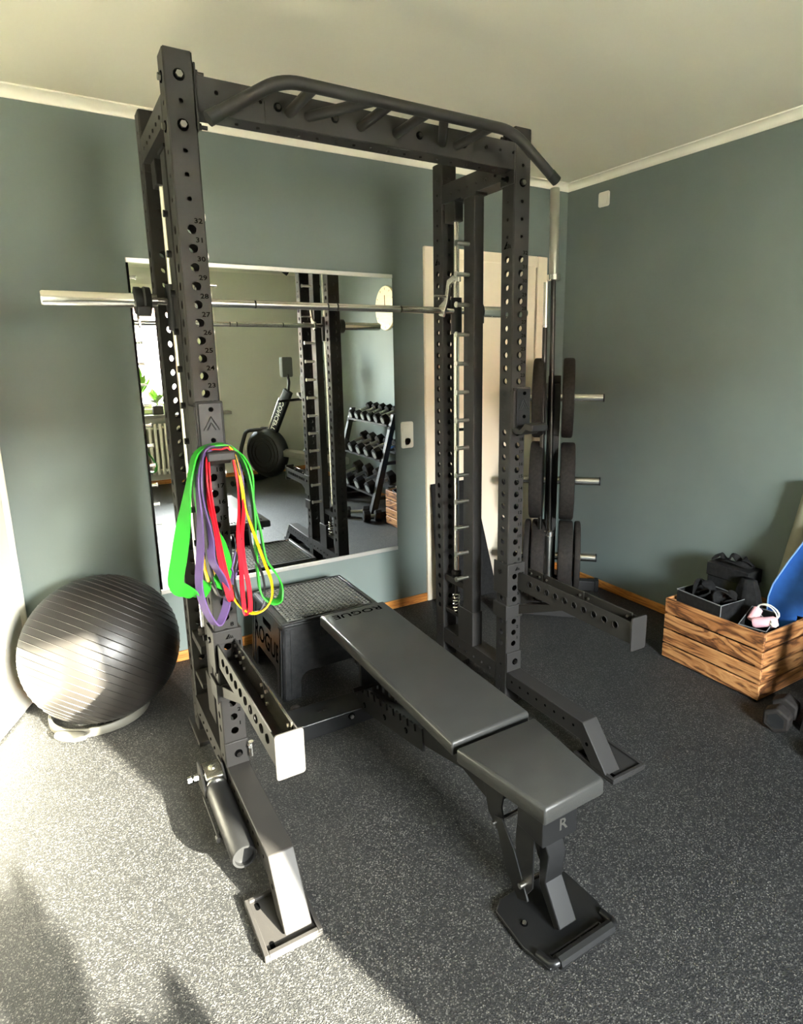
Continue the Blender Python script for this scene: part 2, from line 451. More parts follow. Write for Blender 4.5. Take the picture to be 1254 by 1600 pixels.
# oak skirting
def skirt(name, x0, x1, y0, y1, m):
    return struct(MB().box(x0, x1, y0, y1, 0, 0.052).build(name, m, bevel=0.005))
skirt('baseboard_back', -1.165, 0.865, YB - 0.014, YB, M_['oak_x'])
skirt('baseboard_back_right', 1.757, XR - 0.014, YB - 0.014, YB, M_['oak_x'])
skirt('baseboard_right', XR - 0.014, XR, YF, YB, M_['oak_y'])
skirt('baseboard_front', XL, XR - 0.014, YF, YF + 0.014, M_['oak_x'])
# ---- cream door in the back wall (closed)
d1 = struct(thing('door_1', 'cream panelled door with cream frame in back wall', 'door', (1.31, YB, 0)))
del d1['category']
MB().box(0.865, D1[0] + 0.012, YB - 0.018, YB + 0.06, 0, 2.065).build('door_frame', M_['cream_lacquer'], d1, bevel=0.006)
MB().box(D1[1] - 0.012, 1.755, YB - 0.018, YB + 0.06, 0, 2.065).build('door_frame', M_['cream_lacquer'], d1, bevel=0.006)
MB().box(D1[0] + 0.012, D1[1] - 0.012, YB - 0.018, YB + 0.06, 1.995, 2.065).build('door_frame', M_['cream_lacquer'], d1, bevel=0.006)
lf = MB().box(D1[0] + 0.008, D1[1] - 0.03, YB - 0.024, YB + 0.016, 0.008, 2.01).build('door_leaf', M_['cream_lacquer'], d1, bevel=0.007)
for z in (0.25, 1.72):
    MB().cyl((D1[1] - 0.014, YB - 0.026, z), (D1[1] - 0.014, YB - 0.026, z + 0.09), 0.008, 10).build('hinge', M_['cream_lacquer'], d1)
hd = MB().box(1.00, 1.04, YB - 0.030, YB - 0.024, 0.93, 1.15)
hd.cyl((1.02, YB - 0.03, 1.05), (1.02, YB - 0.075, 1.05), 0.009, 10); hd.cyl((1.02, YB - 0.072, 1.05), (1.13, YB - 0.072, 1.05), 0.009, 10)
hd.build('door_handle', M_['dark_steel'], d1)
# ---- white passage door, standing open
d2 = struct(thing('door_2', 'white passage door standing open beside the ball', 'door', (-1.2, YB, 0)))
del d2['category']
MB().box(-1.238, -1.172, YB - 0.020, YB + 0.0, 0, 2.06).build('door_frame', M_['white_lacquer'], d2, bevel=0.005)
MB().box(-1.26, -1.234, YB - 0.006, YB + T, 0, 2.0).build('door_frame', M_['white_lacquer'], d2, bevel=0.003)
MB().box(-1.95, -1.238, YB - 0.020, YB, 2.0, 2.06).build('door_frame', M_['white_lacquer'], d2, bevel=0.005)
dirL = Vector((-0.375, -0.927, 0)).normalized(); perp = Vector((-dirL.y, dirL.x, 0))
Md = basis((-1.222, YB - 0.036, 0), dirL, perp, (0, 0, 1))
MB().box(0.012, 0.86, 0.0, 0.04, 0.008, 1.99, Md).build('door_leaf', M_['white_lacquer'], d2, bevel=0.004)
MB().box(-0.008, 0.010, -0.004, 0.022, 0.33, 1.98, Md).build('door_seal', M_['seal'], d2)
MB().box(-0.010, 0.012, -0.004, 0.022, 0.008, 0.33, Md).build('hinge_cover', M_['white_lacquer'], d2)
hd = MB().cyl((0.80, 0.09, 1.03), (0.80, 0.04, 1.03), 0.009, 10, M=Md).cyl((0.80, 0.09, 1.03), (0.69, 0.09, 1.03), 0.009, 10, M=Md).cyl((0.80, 0.048, 1.03), (0.80, 0.04, 1.03), 0.024, 16, M=Md)
hd.build('door_handle', M_['steel'], d2)
# ---- window in the front wall
wn = struct(thing('window_1', 'white casement window with deep sill above the radiator', 'window', (0.11, YF, WZ0)))
del wn['category']
y0 = YF - 0.16
fr = MB()
for x0, x1, z0, z1 in ((WX0, WX0 + 0.05, WZ0, WZ1), (WX1 - 0.115, WX1, WZ0, WZ1), (WX0 + 0.05, WX1 - 0.115, WZ0, WZ0 + 0.05), (WX0 + 0.05, WX1 - 0.115, WZ1 - 0.05, WZ1)):
    MB().box(x0, x1, y0 - 0.06, y0 + 0.02, z0, z1).build('window_frame', M_['white_lacquer'], wn, bevel=0.004)
nsash = 1; wdt = (WX1 - WX0 - 0.165) / nsash
for k in range(nsash):
    a = WX0 + 0.05 + k * wdt + 0.004; b = a + wdt - 0.008
    sm = MB()
    z0, z1 = WZ0 + 0.054, WZ1 - 0.054
    sm.box(a, a + 0.055, y0 - 0.045, y0 + 0.035, z0, z1).box(b - 0.055, b, y0 - 0.045, y0 + 0.035, z0, z1)
    sm.box(a + 0.055, b - 0.055, y0 - 0.045, y0 + 0.035, z0, z0 + 0.06).box(a + 0.055, b - 0.055, y0 - 0.045, y0 + 0.035, z1 - 0.06, z1)
    sa = sm.build('sash', M_['white_lacquer'], wn, bevel=0.004)
    MB().box(a + 0.05, b - 0.05, y0 - 0.006, y0 + 0.002, z0 + 0.055, z1 - 0.055).build('pane', M_['glass'], sa)
    MB().box(b - 0.040, b - 0.018, y0 + 0.035, y0 + 0.05, 1.42, 1.56).build('window_handle', M_['white_plastic'], sa, bevel=0.003)
MB().box(WX1, WX1 + 0.09, YF, YF + 0.02, WZ0, WZ1 + 0.08).build('casing', M_['white_lacquer'], wn, bevel=0.005)
MB().box(WX0 - 0.09, WX0, YF, YF + 0.02, WZ0, WZ1 + 0.08).build('casing', M_['white_lacquer'], wn, bevel=0.005)
MB().box(WX0, WX1, YF, YF + 0.02, WZ1, WZ1 + 0.08).build('casing', M_['white_lacquer'], wn, bevel=0.005)
MB().box(WX0 - 0.13, WX1 + 0.18, y0 + 0.02, YF + 0.13, WZ0 - 0.035, WZ0).build('window_sill', mat('stone_sill', (150, 146, 134), 0.4, var=0.1, vscale=20), wn, bevel=0.006)

# ---- outside: ground, low fence, neighbour's house
M_['outdoor'] = mat('pale_gravel', (214, 208, 196), 0.95, var=0.2, vscale=4)
M_['stucco'] = mat('pale_stucco', (226, 212, 198), 0.95, var=0.10, vscale=3)
struct(MB().box(-14, 14, -22, YF - T, -0.5, -0.35).build('ground_outside', M_['outdoor'], smooth=False))
nb = thing('house', 'pale stucco house seen through the window in mirror', 'house', (-1.5, -13.0, -0.35))
MB().box(-5.5, 4.5, -16, -13, -0.35, 2.6).build('wall', M_['stucco'], nb)
MB().prism([(-16.4, 2.55), (-12.7, 2.55), (-14.5, 3.9)], -5.8, 4.8).build('roof', mat('brick_red_roof', (170, 110, 88), 0.9, var=0.2, vscale=14), nb)
for k in range(3):
    wv = MB().box(-4.2 + k * 3, -3.0 + k * 3, -13.02, -12.95, 0.7, 1.9).build('window', M_['white_lacquer'], nb)
    MB().box(-4.1 + k * 3, -3.1 + k * 3, -12.95, -12.94, 0.8, 1.8).build('pane', mat('dim_pane', (120, 130, 140), 0.1), wv)
fe = thing('garden_fence', 'light wooden lattice fence outside the window', 'fence', (0, -9.5, -0.35))
for k in range(48):
    MB().box(-6 + k * 0.25, -5.91 + k * 0.25, -9.52, -9.48, -0.35, 0.75).build('slat', M_['clock'], fe)
MB().box(-6.1, 6.1, -9.48, -9.44, 0.45, 0.53).build('rail', M_['clock'], fe)

# ================================================================== RACK
HW = 0.5839; UW = 0.075; RH = 2.272; YR = 0.4905     # upright centre x, width, height, front face of rear uprights
Z1 = 0.2797
def hole_z(n): return Z1 + (n - 1) * 0.05
rack = thing('power_rack', 'tall black steel power rack with numbered uprights and pull-up bar', 'power rack', (0, 0.28, 0))
BIG = [hole_z(n) for n in range(1, 33)]
SMALL = [1.908 + 0.0605 * k for k in range(6)]
def upright_mesh():
    m = MB(); c = 0.004; h = UW / 2; fw = UW - 2 * c
    hs_ = [(fw / 2, z - 0.01, 0.0125) for z in BIG] + [(fw / 2, z - 0.01, 0.0065) for z in SMALL] + [(fw / 2, z - 0.01, 0.0065) for z in (0.06, 0.12, 0.18)]
    for o, U in (((-h + c, -h, 0.01), (1, 0, 0)), ((h, -h + c, 0.01), (0, 1, 0)), ((h - c, h, 0.01), (-1, 0, 0)), ((-h, h - c, 0.01), (0, -1, 0))):
        m.panel(o, U, (0, 0, 1), fw, RH - 0.01, hs_)
    ring = [(-h + c, -h), (h - c, -h), (h, -h + c), (h, h - c), (h - c, h), (-h + c, h), (-h, h - c), (-h, -h + c)]
    for i in (1, 3, 5, 7):
        a, b = ring[i], ring[(i + 1) % 8]
        m.add([(a[0], a[1], 0.01), (b[0], b[1], 0.01), (b[0], b[1], RH), (a[0], a[1], RH)], [(0, 1, 2, 3)])
    m.add([(x, y, RH) for x, y in ring], [tuple(range(8))])
    return m
up_me = None
def logo(mb, M, k=1.0):
    # slanted stripes forming a peak
    for x0, x1, t0, t1, hh in ((-0.020, -0.011, -0.002, 0.004, 0.024),):
        mb.add([(x0 * k, -0.012 * k, 0), (x1 * k, -0.012 * k, 0), (t1 * k, 0.013 * k, 0), (t0 * k, 0.013 * k, 0)], [(0, 1, 2, 3)], M)
    mb.add([(-0.012 * k, -0.012 * k, 0), (-0.004 * k, -0.012 * k, 0), (-0.004 * k, -0.006 * k, 0), (-0.009 * k, -0.006 * k, 0)], [(0, 1, 2, 3)], M)
    for x in (-0.001, 0.008, 0.017):
        mb.add([(x * k, -0.012 * k, 0), ((x + 0.005) * k, -0.012 * k, 0), ((x + 0.001) * k, 0.008 * k - x * 0.35 * k, 0), ((x - 0.003) * k, 0.008 * k - x * 0.35 * k, 0)], [(0, 1, 2, 3)], M)
    return mb
for (sx, yf, front) in ((-1, 0.0, True), (1, 0.0, True), (-1, YR, False), (1, YR, False)):
    m0 = upright_mesh() if up_me is None else None
    if up_me is None: up_me = m0.mesh('upright', M_['frame'], angle=30)
    o = bpy.data.objects.new('upright', up_me); COL.objects.link(o); o.parent = rack
    o.location = Vector((sx * HW, yf + UW / 2, 0)) - Vector((0, 0.28, 0))
    OFF[o.name] = Vector((sx * HW, yf + UW / 2, 0))
    # numbers on the front face
    for n in range(1, 33) if front else ():
        t = MB().text(str(n), 0.0185, basis((sx * HW + 0.0185, yf - 0.0006, hole_z(n) + 0.0225), (1.25, 0, 0), (0, 0, 1), (0, -1, 0)) @ Matrix.Diagonal((1.25, 1, 1, 1)))
        t.build('hole_number', M_['print'], o, smooth=False)
    lg = logo(MB(), basis((sx * (HW - UW / 2) - sx * 0.0006, yf + UW / 2, 1.879), (0, -sx, 0), (0, 0, 1), (-sx, 0, 0)))
    lg.build('logo', M_['print'], o, smooth=False)
    cap = MB().box(sx * HW - 0.034, sx * HW + 0.034, yf + 0.004, yf + UW - 0.004, RH, RH + 0.003).build('end_cap', M_['plastic'], o)
    # base plate under the upright
    MB().box(sx * HW - 0.05, sx * HW + 0.05, yf + (-0.005 if front else -0.02), yf + (0.10 if front else 0.13), 0.0, 0.010).build('base_plate', M_['frame'], o, bevel=0.003)
for sx in (-1, 1):
    # side members
    xi, xo = sx * 0.5464, sx * 0.6214
    def beam(name, y0, y1, z0, z1, x0=None, x1=None, hz=None):
        a, b = sorted((xi if x0 is None else x0, xo if x1 is None else x1))
        m = MB()
        hl = [((z1 - z0) * 0.62, q - y0, 0.0055) for q in hz] if hz else []
        if hl:
            m.panel((a, y0, z1), (0, 0, -1), (0, 1, 0), z1 - z0, y1 - y0, hl, n=10)
            m.panel((b, y0, z0), (0, 0, 1), (0, 1, 0), z1 - z0, y1 - y0, [((z1 - z0) * 0.38, q, r) for _, q, r in hl], n=10)
            m.add([(a, y0, z0), (b, y0, z0), (b, y1, z0), (a, y1, z0)], [(0, 1, 2, 3)])
            m.add([(a, y0, z1), (b, y0, z1), (b, y1, z1), (a, y1, z1)], [(0, 1, 2, 3)])
        else: m.box(a, b, y0, y1, z0, z1)
        return m.build(name, M_['frame'], rack)
    tb = beam('top_side_beam', UW, YR, 2.108, 2.182, hz=[0.115 + 0.0605 * k for k in range(6)])
    lb = beam('lower_side_beam', UW, YR, 0.098, 0.172, hz=[0.115 + 0.0605 * k for k in range(6)])
    for y in (UW, YR):
        s_ = 1 if y == UW else -1
        MB().box(min(xi, xo) + 0.002, max(xi, xo) - 0.002, min(y, y + s_ * 0.006), max(y, y + s_ * 0.006), 2.085, 2.205).build('end_flange', M_['frame'], tb, bevel=0.002)
    for z in (2.212, 2.092): bolt(tb, (xo, UW / 2, z), (sx, 0, 0), m='zinc'); bolt(tb, (sx * HW, 0, z), (0, -1, 0), m='zinc')
    # hook post of the guided bar
    a, b = sorted((sx * 0.546, sx * 0.594))
    ps = MB().box(a, b, 0.249, 0.324, 0.172, 2.098).build('hook_post', M_['frame'], rack, bevel=0.003)
    MB().box(a - 0.004, b + 0.004, 0.235, 0.336, 2.098, 2.108).build('post_flange', M_['frame'], ps)
    MB().box(a - 0.003, b + 0.003, 0.243, 0.36, 0.172, 0.335).build('post_sleeve', M_['frame'], ps, bevel=0.002)
    for k in range(13):
        z = 0.497 + 0.1186 * k; m = MB(); x0 = sx * 0.546; x1 = sx * 0.484
        m.cyl((x0, 0.287, z), (x1, 0.287, z), 0.0085, 14); m.cyl((x1 + sx * 0.004, 0.287, z), (x1 - sx * 0.002, 0.287, z), 0.0115, 14)
        m.build('hook_peg', M_['steel'], ps)
        MB().cyl((sx * 0.594, 0.287, z), (sx * 0.607, 0.287, z), 0.011, 12).build('peg_nut', M_['plastic'], ps)
    # guide rod with top holder, bumper and spring
    gx, gy = sx * 0.577, 0.425
    rod = MB().cyl((gx, gy, 0.45), (gx, gy, 2.09), 0.0125, 20).build('guide_rod', M_['chrome'], rack)
    MB().box(gx - 0.022, gx + 0.022, gy - 0.022, gy + 0.055, 2.03, 2.108).build('rod_holder', M_['frame'], rod, bevel=0.003)
    MB().lathe([(0.0, 0), (0.020, 0), (0.024, 0.006), (0.021, 0.014), (0.024, 0.022), (0.021, 0.032), (0.0125, 0.036)], 18, Matrix.Translation((gx, gy, 0.449))).build('bumper', M_['rubber'], rod)
    MB().box(min(xi, xo) + 0.008, max(xi, xo) - 0.008, 0.324, YR, 0.418, 0.449).build('bumper_shelf', M_['frame'], rod, bevel=0.002)
    MB().box(min(xi, xo) + 0.008, max(xi, xo) - 0.008, 0.36, YR, 0.262, 0.280).build('spring_shelf', M_['frame'], rod, bevel=0.002)
    hp = [(gx - sx * 0.014 + 0.014 * math.cos(t * 0.5), gy - 0.02 + 0.014 * math.sin(t * 0.5), 0.282 + 0.0959 * t / 75) for t in range(76)]
    MB().tube(hp, 0.0042, 6).build('spring', M_['chrome'], rod)
    MB().cyl((gx - sx * 0.014, gy - 0.02, 0.28), (gx - sx * 0.014, gy - 0.02, 0.418), 0.007, 10).build('spring_pin', M_['dark_steel'], rod)
    # front foot
    ft = MB()
    prof = [(0.0, 0.085), (0.0, 0.158), (-0.45, 0.163), (-0.572, 0.016), (-0.50, 0.016), (-0.435, 0.088)]
    hf = 0.0365
    ft.prism(prof, sx * HW - hf, sx * HW + hf)
    fo = ft.build('front_foot', M_['frame'], rack, bevel=0.003)
    side = -1
    for k in range(9):
        y, z, r_ = (-0.04 - 0.052 * k, 0.128, 0.0055) if k < 8 else (-0.475, 0.088, 0.0075)
        MB().cyl((sx * HW + side * (hf + 0.0004), y, z), (sx * HW + side * hf * 0.99, y, z), r_, 12).build('hole', M_['print'], fo)
    pm = MB(); px0, px1 = sx * HW - 0.085, sx * HW + 0.085
    if sx < 0: px0, px1 = -0.684, -0.530
    else: px0, px1 = 0.55, 0.715
    py0, py1 = -0.605, -0.41
    pm.box(px0, px1, py0, py1, 0, 0.012)
    for q in ((px0, px0 + 0.012, py0, py1), (px1 - 0.012, px1, py0, py1), (px0 + 0.012, px1 - 0.012, py0, py0 + 0.014), (px0 + 0.012, px1 - 0.012, py1 - 0.012, py1)):
        pm.box(q[0], q[1], q[2], q[3], 0.012, 0.021)
    fp = pm.build('foot_plate', M_['frame'], fo, bevel=0.002)
    for (qx, qy) in ((px0 + 0.028, py0 + 0.03), (px0 + 0.028, py1 - 0.03), (px1 - 0.028, py1 - 0.03)):
        MB().prism(rrect(0.012, 0.026, 0.0055, 3, qx, qy), 0.012, 0.0126, 'z').build('slot', M_['print'], fo)
    br = MB().box(sx * HW - 0.0375, sx * HW + 0.0375, -0.007, 0.0, 0.155, 0.243).build('mount_plate', M_['frame'], fo, bevel=0.0025)
    bolt(fo, (sx * HW + 0.004, -0.007, 0.198), (0, -1, 0), 0.010, 0.007)
    # rear floor plate
    MB().box(sx * HW - 0.055, sx * HW + 0.055, 0.40, 0.62, 0, 0.018).build('rear_plate', M_['frame'], rack, bevel=0.003)
# front crossbeam
cb = MB()
X0, X1 = -0.5405, 0.5405
small = [X0 + 0.05 + 0.0605 * k for k in range(18)]
cb.panel((X0, 0.0, 2.130), (0, 0, 1), (1, 0, 0), 0.090, X1 - X0, [(0.055, q - X0, 0.0055) for q in small], n=10)
cb.panel((X0, 0.075, 2.130), (0, -1, 0), (1, 0, 0), 0.075, X1 - X0, [(0.0375, q - X0, 0.0055) for q in small], n=10)
cb.add([(X0, 0, 2.22), (X1, 0, 2.22), (X1, 0.075, 2.22), (X0, 0.075, 2.22)], [(0, 1, 2, 3)])
cb.add([(X0, 0.075, 2.13), (X1, 0.075, 2.13), (X1, 0.075, 2.22), (X0, 0.075, 2.22)], [(0, 1, 2, 3)])
cbo = cb.build('crossbeam', M_['frame'], rack)
for sx in (-1, 1):
    MB().box(min(sx * 0.5405, sx * 0.5464), max(sx * 0.5405, sx * 0.5464), -0.002, 0.077, 2.085, 2.25).build('end_plate', M_['frame'], cbo, bevel=0.002)
    for z in (2.105, 2.237):
        hexbolt(MB(), (sx * 0.5405, 0.0375, z), (-sx, 0, 0), 0.010, 0.010).cyl((sx * 0.54, 0.0375, z), (sx * 0.512, 0.0375, z), 0.0055, 10).build('bolt', M_['dark_steel'], cbo)
pl = MB().box(-0.36, 0.36, -0.006, 0.0, 2.130, 2.220).build('grip_plate', M_['frame'], cbo, bevel=0.002)
for x in (-0.322, -0.147, 0.147, 0.322): bolt(cbo, (x, -0.006, 2.178), (0, -1, 0), 0.009, 0.006)
# multi-grip pull-up bar
pb = [(-0.562, -0.2, 2.053), (-0.376, -0.2, 2.174), (0.376, -0.2, 2.174), (0.562, -0.2, 2.053)]
pbo = MB().tube(fillet(pb, 0.055, 7), 0.0165, 18).build('pull_up_bar', M_['frame'], rack)
for x in (-0.562, 0.562):
    s_ = -1 if x < 0 else 1
    d = Vector((s_ * 0.186, 0, -0.121)).normalized(); p = Vector((x, -0.2, 2.053))
    MB().cyl(p - d * 0.03, p + d * 0.004, 0.0178, 18).build('end_cap', M_['plastic'], pbo)
for a, b in ((-0.288, -0.288), (-0.232, -0.115), (-0.062, -0.062), (0.062, 0.062), (0.236, 0.118), (0.292, 0.292)):
    MB().cyl((a, 0.0, 2.170), (b, -0.2, 2.172), 0.0145, 16).build('grip', M_['frame'], pbo)

# ================================================================== GUIDED BARBELL
bar = thing('smith_barbell', 'chrome barbell riding on the guide rods of rack', 'barbell', (0, 0.42, 1.668))
by, bz = 0.425, 1.668
MB().cyl((-0.66, by, bz), (0.66, by, bz), 0.014, 20).build('shaft', M_['chrome'], bar)
for x in (-0.30, -0.02, 0.02, 0.30):
    MB().cyl((x - 0.003, by, bz), (x + 0.003, by, bz), 0.0145, 20).build('ring_mark', M_['dark_steel'], bar)
for sx in (-1, 1):
    MB().lathe([(0.0, 0.63), (0.024, 0.63), (0.024, 0.957), (0.021, 0.962), (0, 0.962)], 24, basis((0, by, bz), (0, 1, 0), (0, 0, 1), (sx, 0, 0))).build('sleeve', M_['chrome'], bar)
    cl = MB().lathe([(0.026, 0.648), (0.044, 0.650), (0.046, 0.668), (0.040, 0.674), (0.044, 0.682), (0.044, 0.698), (0.026, 0.702)], 24, basis((0, by, bz), (0, 1, 0), (0, 0, 1), (sx, 0, 0))).build('clamp_collar', M_['plastic'], bar)
    lv = MB().box(min(sx * 0.655, sx * 0.695), max(sx * 0.655, sx * 0.695), by - 0.045, by - 0.028, bz - 0.052, bz - 0.02).build('collar_lever', M_['plastic'], cl, bevel=0.003)
    # bearing carriage with hook on the guide rod
    cr = MB().lathe([(0.0135, -0.075), (0.024, -0.075), (0.024, 0.075), (0.0135, 0.075)], 18, Matrix.Translation((sx * 0.577, by, bz - 0.02))).build('bearing', M_['plastic'], bar)
    hk = MB()
    xx = sx * 0.505
    hk.prism([(by + 0.02, bz - 0.02), (by - 0.012, bz - 0.028), (by - 0.045, bz + 0.03), (by - 0.062, bz + 0.10), (by - 0.10, bz + 0.112), (by - 0.135, bz + 0.105), (by - 0.135, bz + 0.128), (by - 0.09, bz + 0.135), (by - 0.045, bz + 0.12), (by - 0.022, bz + 0.04), (by + 0.02, bz + 0.02)], xx - 0.006, xx + 0.006)
    hk.build('lock_hook', M_['chrome'], bar, bevel=0.002)
    MB().cyl((sx * 0.51, by - 0.04, bz + 0.055), (sx * 0.44, by - 0.04, bz + 0.055), 0.005, 10).build('hook_handle', M_['chrome'], bar)

# ================================================================== SPOTTER ARMS
def spotter(x0, label):
    # x0: left face of the arm; U-channel with lined inner faces and an end plate
    t = thing('spotter_arm', label, 'spotter arm', (x0, -0.02, 0.55), group='spotter arms on the front uprights')
    x1 = x0 + 0.062; zt, zb, ye = 0.600, 0.522, -0.60; th = 0.004
    m = MB()
    hol = [(0.045, 0.07 + 0.05 * k, 0.0125) for k in range(10)]
    m.panel((x0, ye, zt), (0, 0, -1), (0, 1, 0), zt - zb, -ye, [(zt - zb - u_, v_, r_) for u_, v_, r_ in hol])
    m.panel((x0 + th, ye, zb), (0, 0, 1), (0, 1, 0), zt - zb, -ye, hol)
    m.add([(x0, ye, zt), (x0 + th, ye, zt), (x0 + th, 0, zt), (x0, 0, zt)], [(0, 1, 2, 3)])
    m.add([(x0, ye, zb), (x0 + th, ye, zb), (x0 + th, 0, zb), (x0, 0, zb)], [(0, 1, 2, 3)])
    ch = m.build('side_flange', M_['frame'], t)
    MB().box(x1 - th, x1, ye, 0, zb, zt).build('side_flange', M_['frame'], t, bevel=0.001)
    MB().box(x0 + th, x1 - th, ye + 0.035, 0, zb, zb + 0.006).build('channel_floor', M_['frame'], t)
    for y0_, y1_ in ((-0.555, -0.33), (-0.327, -0.10), (-0.097, -0.005)):
        li = MB().box(x1 - th - 0.006, x1 - th, y0_, y1_, zb + 0.012, zt + 0.006)
        lo = li.build('liner', M_['uhmw'], t, bevel=0.0015)
        for y in (y0_ + 0.02, y1_ - 0.02):
            for z in (zb + 0.03, zt - 0.012):
                MB().cyl((x1 - th - 0.006, y, z), (x1 - th - 0.0095, y, z), 0.0048, 12).build('screw', M_['steel'], lo)
    MB().prism(rrect(0.072, 0.120, 0.008, 4, (x0 + x1) / 2, 0.556), ye - 0.006, ye, 'y').build('end_plate', M_['frame'], t, bevel=0.001)
    # mount: front saddle plate, side cheek and diagonal brace
    xm = -HW if x0 < 0 else HW
    MB().box(xm - 0.041, xm + 0.041, -0.010, -0.0005, 0.595, 0.640).build('saddle_plate', M_['frame'], t, bevel=0.003)
    MB().box(xm - 0.045, xm - 0.0385, -0.010, 0.085, 0.50, 0.640).build('cheek', M_['frame'], t, bevel=0.002)
    MB().box(xm + 0.0385, xm + 0.045, -0.010, 0.085, 0.50, 0.640).build('cheek', M_['frame'], t, bevel=0.002)
    MB().prism([(-0.003, 0.41), (-0.003, 0.45), (-0.20, zb), (-0.27, zb)], x0 + 0.004, x0 + 0.058).build('brace', M_['frame'], t, bevel=0.002)
    MB().box(xm - 0.041, xm + 0.041, -0.006, -0.0005, 0.40, 0.455).build('brace_plate', M_['frame'], t, bevel=0.002)
    MB().box(xm - 0.047, xm - 0.0385, -0.006, 0.085, 0.395, 0.46).build('brace_cheek', M_['frame'], t, bevel=0.002)
    pn = MB().cyl((xm - 0.052, 0.037, hole_z(7) + 0.02), (xm + 0.052, 0.037, hole_z(7) + 0.02), 0.010, 14).build('lock_pin', M_['dark_steel'], t)
    lg = logo(MB(), basis((xm + 0.004, -0.0108, 0.617), (1, 0, 0), (0, 0, 1), (0, -1, 0)), 0.6)
    lg.build('logo', M_['print'], t, smooth=False)
    gs = MB().prism([(-0.004, 0.46), (-0.004, zb), (-0.20, zb)], x1 - 0.006, x1 - 0.002).build('gusset', M_['frame'], t)
    lg = logo(MB(), basis((x1 - 0.0066, -0.06, 0.495), (0, -1, 0), (0, 0, 1), (-1, 0, 0)), 1.4)
    lg.build('logo', M_['print'], gs, smooth=False)
    return t
spotter(-0.618, 'sunlit spotter arm on the upright carrying the resistance bands')
spotter(0.600, 'shaded spotter arm in front of the weight plates')

# ================================================================== BAR HOLDERS (J-cups)
def jcup(xc, label):
    t = thing('bar_holder', label, 'bar holder', (xc, -0.01, 1.28), group='bar holders on the front uprights')
    m = MB().prism(rrect(0.078, 0.168, 0.004, 2, xc, 1.274), -0.016, -0.0005, 'y').build('back_plate', M_['frame'], t, bevel=0.002)
    MB().prism(rrect(0.066, 0.150, 0.004, 2, xc, 1.279), -0.024, -0.016, 'y').build('liner', M_['plastic'], t, bevel=0.002)
    for z in (1.335, 1.245): MB().cyl((xc + 0.002, -0.024, z), (xc + 0.002, -0.027, z), 0.007, 14).build('screw', M_['print'], t)
    tri = MB()
    for k, w_ in ((1.0, 0.004),):
        for a, b in (((-0.022, -0.018), (0, 0.022)), ((0.022, -0.018), (0, 0.022)), ((-0.012, -0.018), (0, 0.004)), ((0.012, -0.018), (0, 0.004))):
            tri.tube([(xc + a[0], -0.0243, 1.293 + a[1]), (xc + b[0], -0.0243, 1.293 + b[1])], 0.0022, 6)
    tri.build('emblem', M_['plastic'], t)
    prof = [(-0.0005, 1.190), (-0.0005, 1.205), (-0.020, 1.205), (-0.045, 1.197), (-0.062, 1.208), (-0.078, 1.226), (-0.120, 1.222), (-0.120, 1.196), (-0.085, 1.200), (-0.062, 1.180), (-0.020, 1.178)]
    MB().prism(prof, xc - 0.039, xc + 0.039).build('hook', M_['frame'], t, bevel=0.003)
    MB().box(xc - 0.036, xc + 0.036, -0.123, -0.120, 1.199, 1.219).build('hook_tip', M_['plastic'], t, bevel=0.001)
    MB().box(xc - 0.0445, xc - 0.0392, -0.016, 0.07, 1.20, 1.345).build('cheek', M_['frame'], t, bevel=0.002)
    MB().cyl((xc, -0.016, hole_z(20)), (xc, 0.078, hole_z(20)), 0.0115, 14).build('lock_pin', M_['dark_steel'], t)
    return t
jcup(-0.5815, 'bar holder with triangle emblem, hung with resistance bands')
jcup(0.592, 'bar holder on the upright next to the weight plates')

# ================================================================== LANDMINE POST on the left foot
lm = thing('landmine_attachment', 'short black landmine tube with chrome clevis beside left rack foot', 'landmine', (-0.66, -0.15, 0.05))
MB().lathe([(0.0, 0.0), (0.0335, 0.0), (0.0355, 0.006), (0.0355, 0.342), (0.0335, 0.348), (0.0275, 0.348), (0.0270, 0.335), (0, 0.335)], 28, basis((-0.660, -0.005, 0.105), (1, 0, 0), (0, 0, 1), (0, -1, 0))).build('tube', M_['tube_black'], lm)
MB().lathe([(0.0356, 0.0), (0.0385, 0.0), (0.0385, 0.012), (0.0356, 0.012)], 28, basis((-0.660, -0.012, 0.105), (1, 0, 0), (0, 0, 1), (0, -1, 0)), closed=True).build('tube_ring', M_['chrome'], lm)
MB().prism([(0.075, 0.085), (0.075, 0.150), (0.01, 0.150), (-0.006, 0.138), (-0.006, 0.075)], -0.690, -0.632).build('clevis', M_['chrome'], lm, bevel=0.004)
for x in (-0.697, -0.630): MB().prism([(0.085, 0.07), (0.085, 0.155), (0.03, 0.160), (-0.03, 0.120), (-0.03, 0.09)], x - 0.003, x + 0.003).build('clevis_cheek', M_['frame'], lm, bevel=0.001)
MB().lathe([(0.0, 0.0), (0.013, 0.0), (0.013, 0.008), (0.006, 0.012), (0, 0.012)], 18, Matrix.Translation((-0.660, 0.035, 0.150))).build('pivot_bolt', M_['chrome'], lm)
MB().cyl((-0.735, 0.045, 0.122), (-0.626, 0.045, 0.122), 0.007, 12).build('cross_bolt', M_['chrome'], lm)
for x in (-0.732, -0.712): MB().cyl((x - 0.006, 0.045, 0.122), (x + 0.006, 0.045, 0.122), 0.0125, 6).build('nut', M_['chrome'], lm)
MB().cyl((-0.546, -0.004, 0.222), (-0.546, -0.03, 0.222), 0.006, 10).cyl((-0.541, -0.02, 0.235), (-0.541, -0.02, 0.185), 0.009, 12).build('wing_bolt', M_['chrome'], lm)
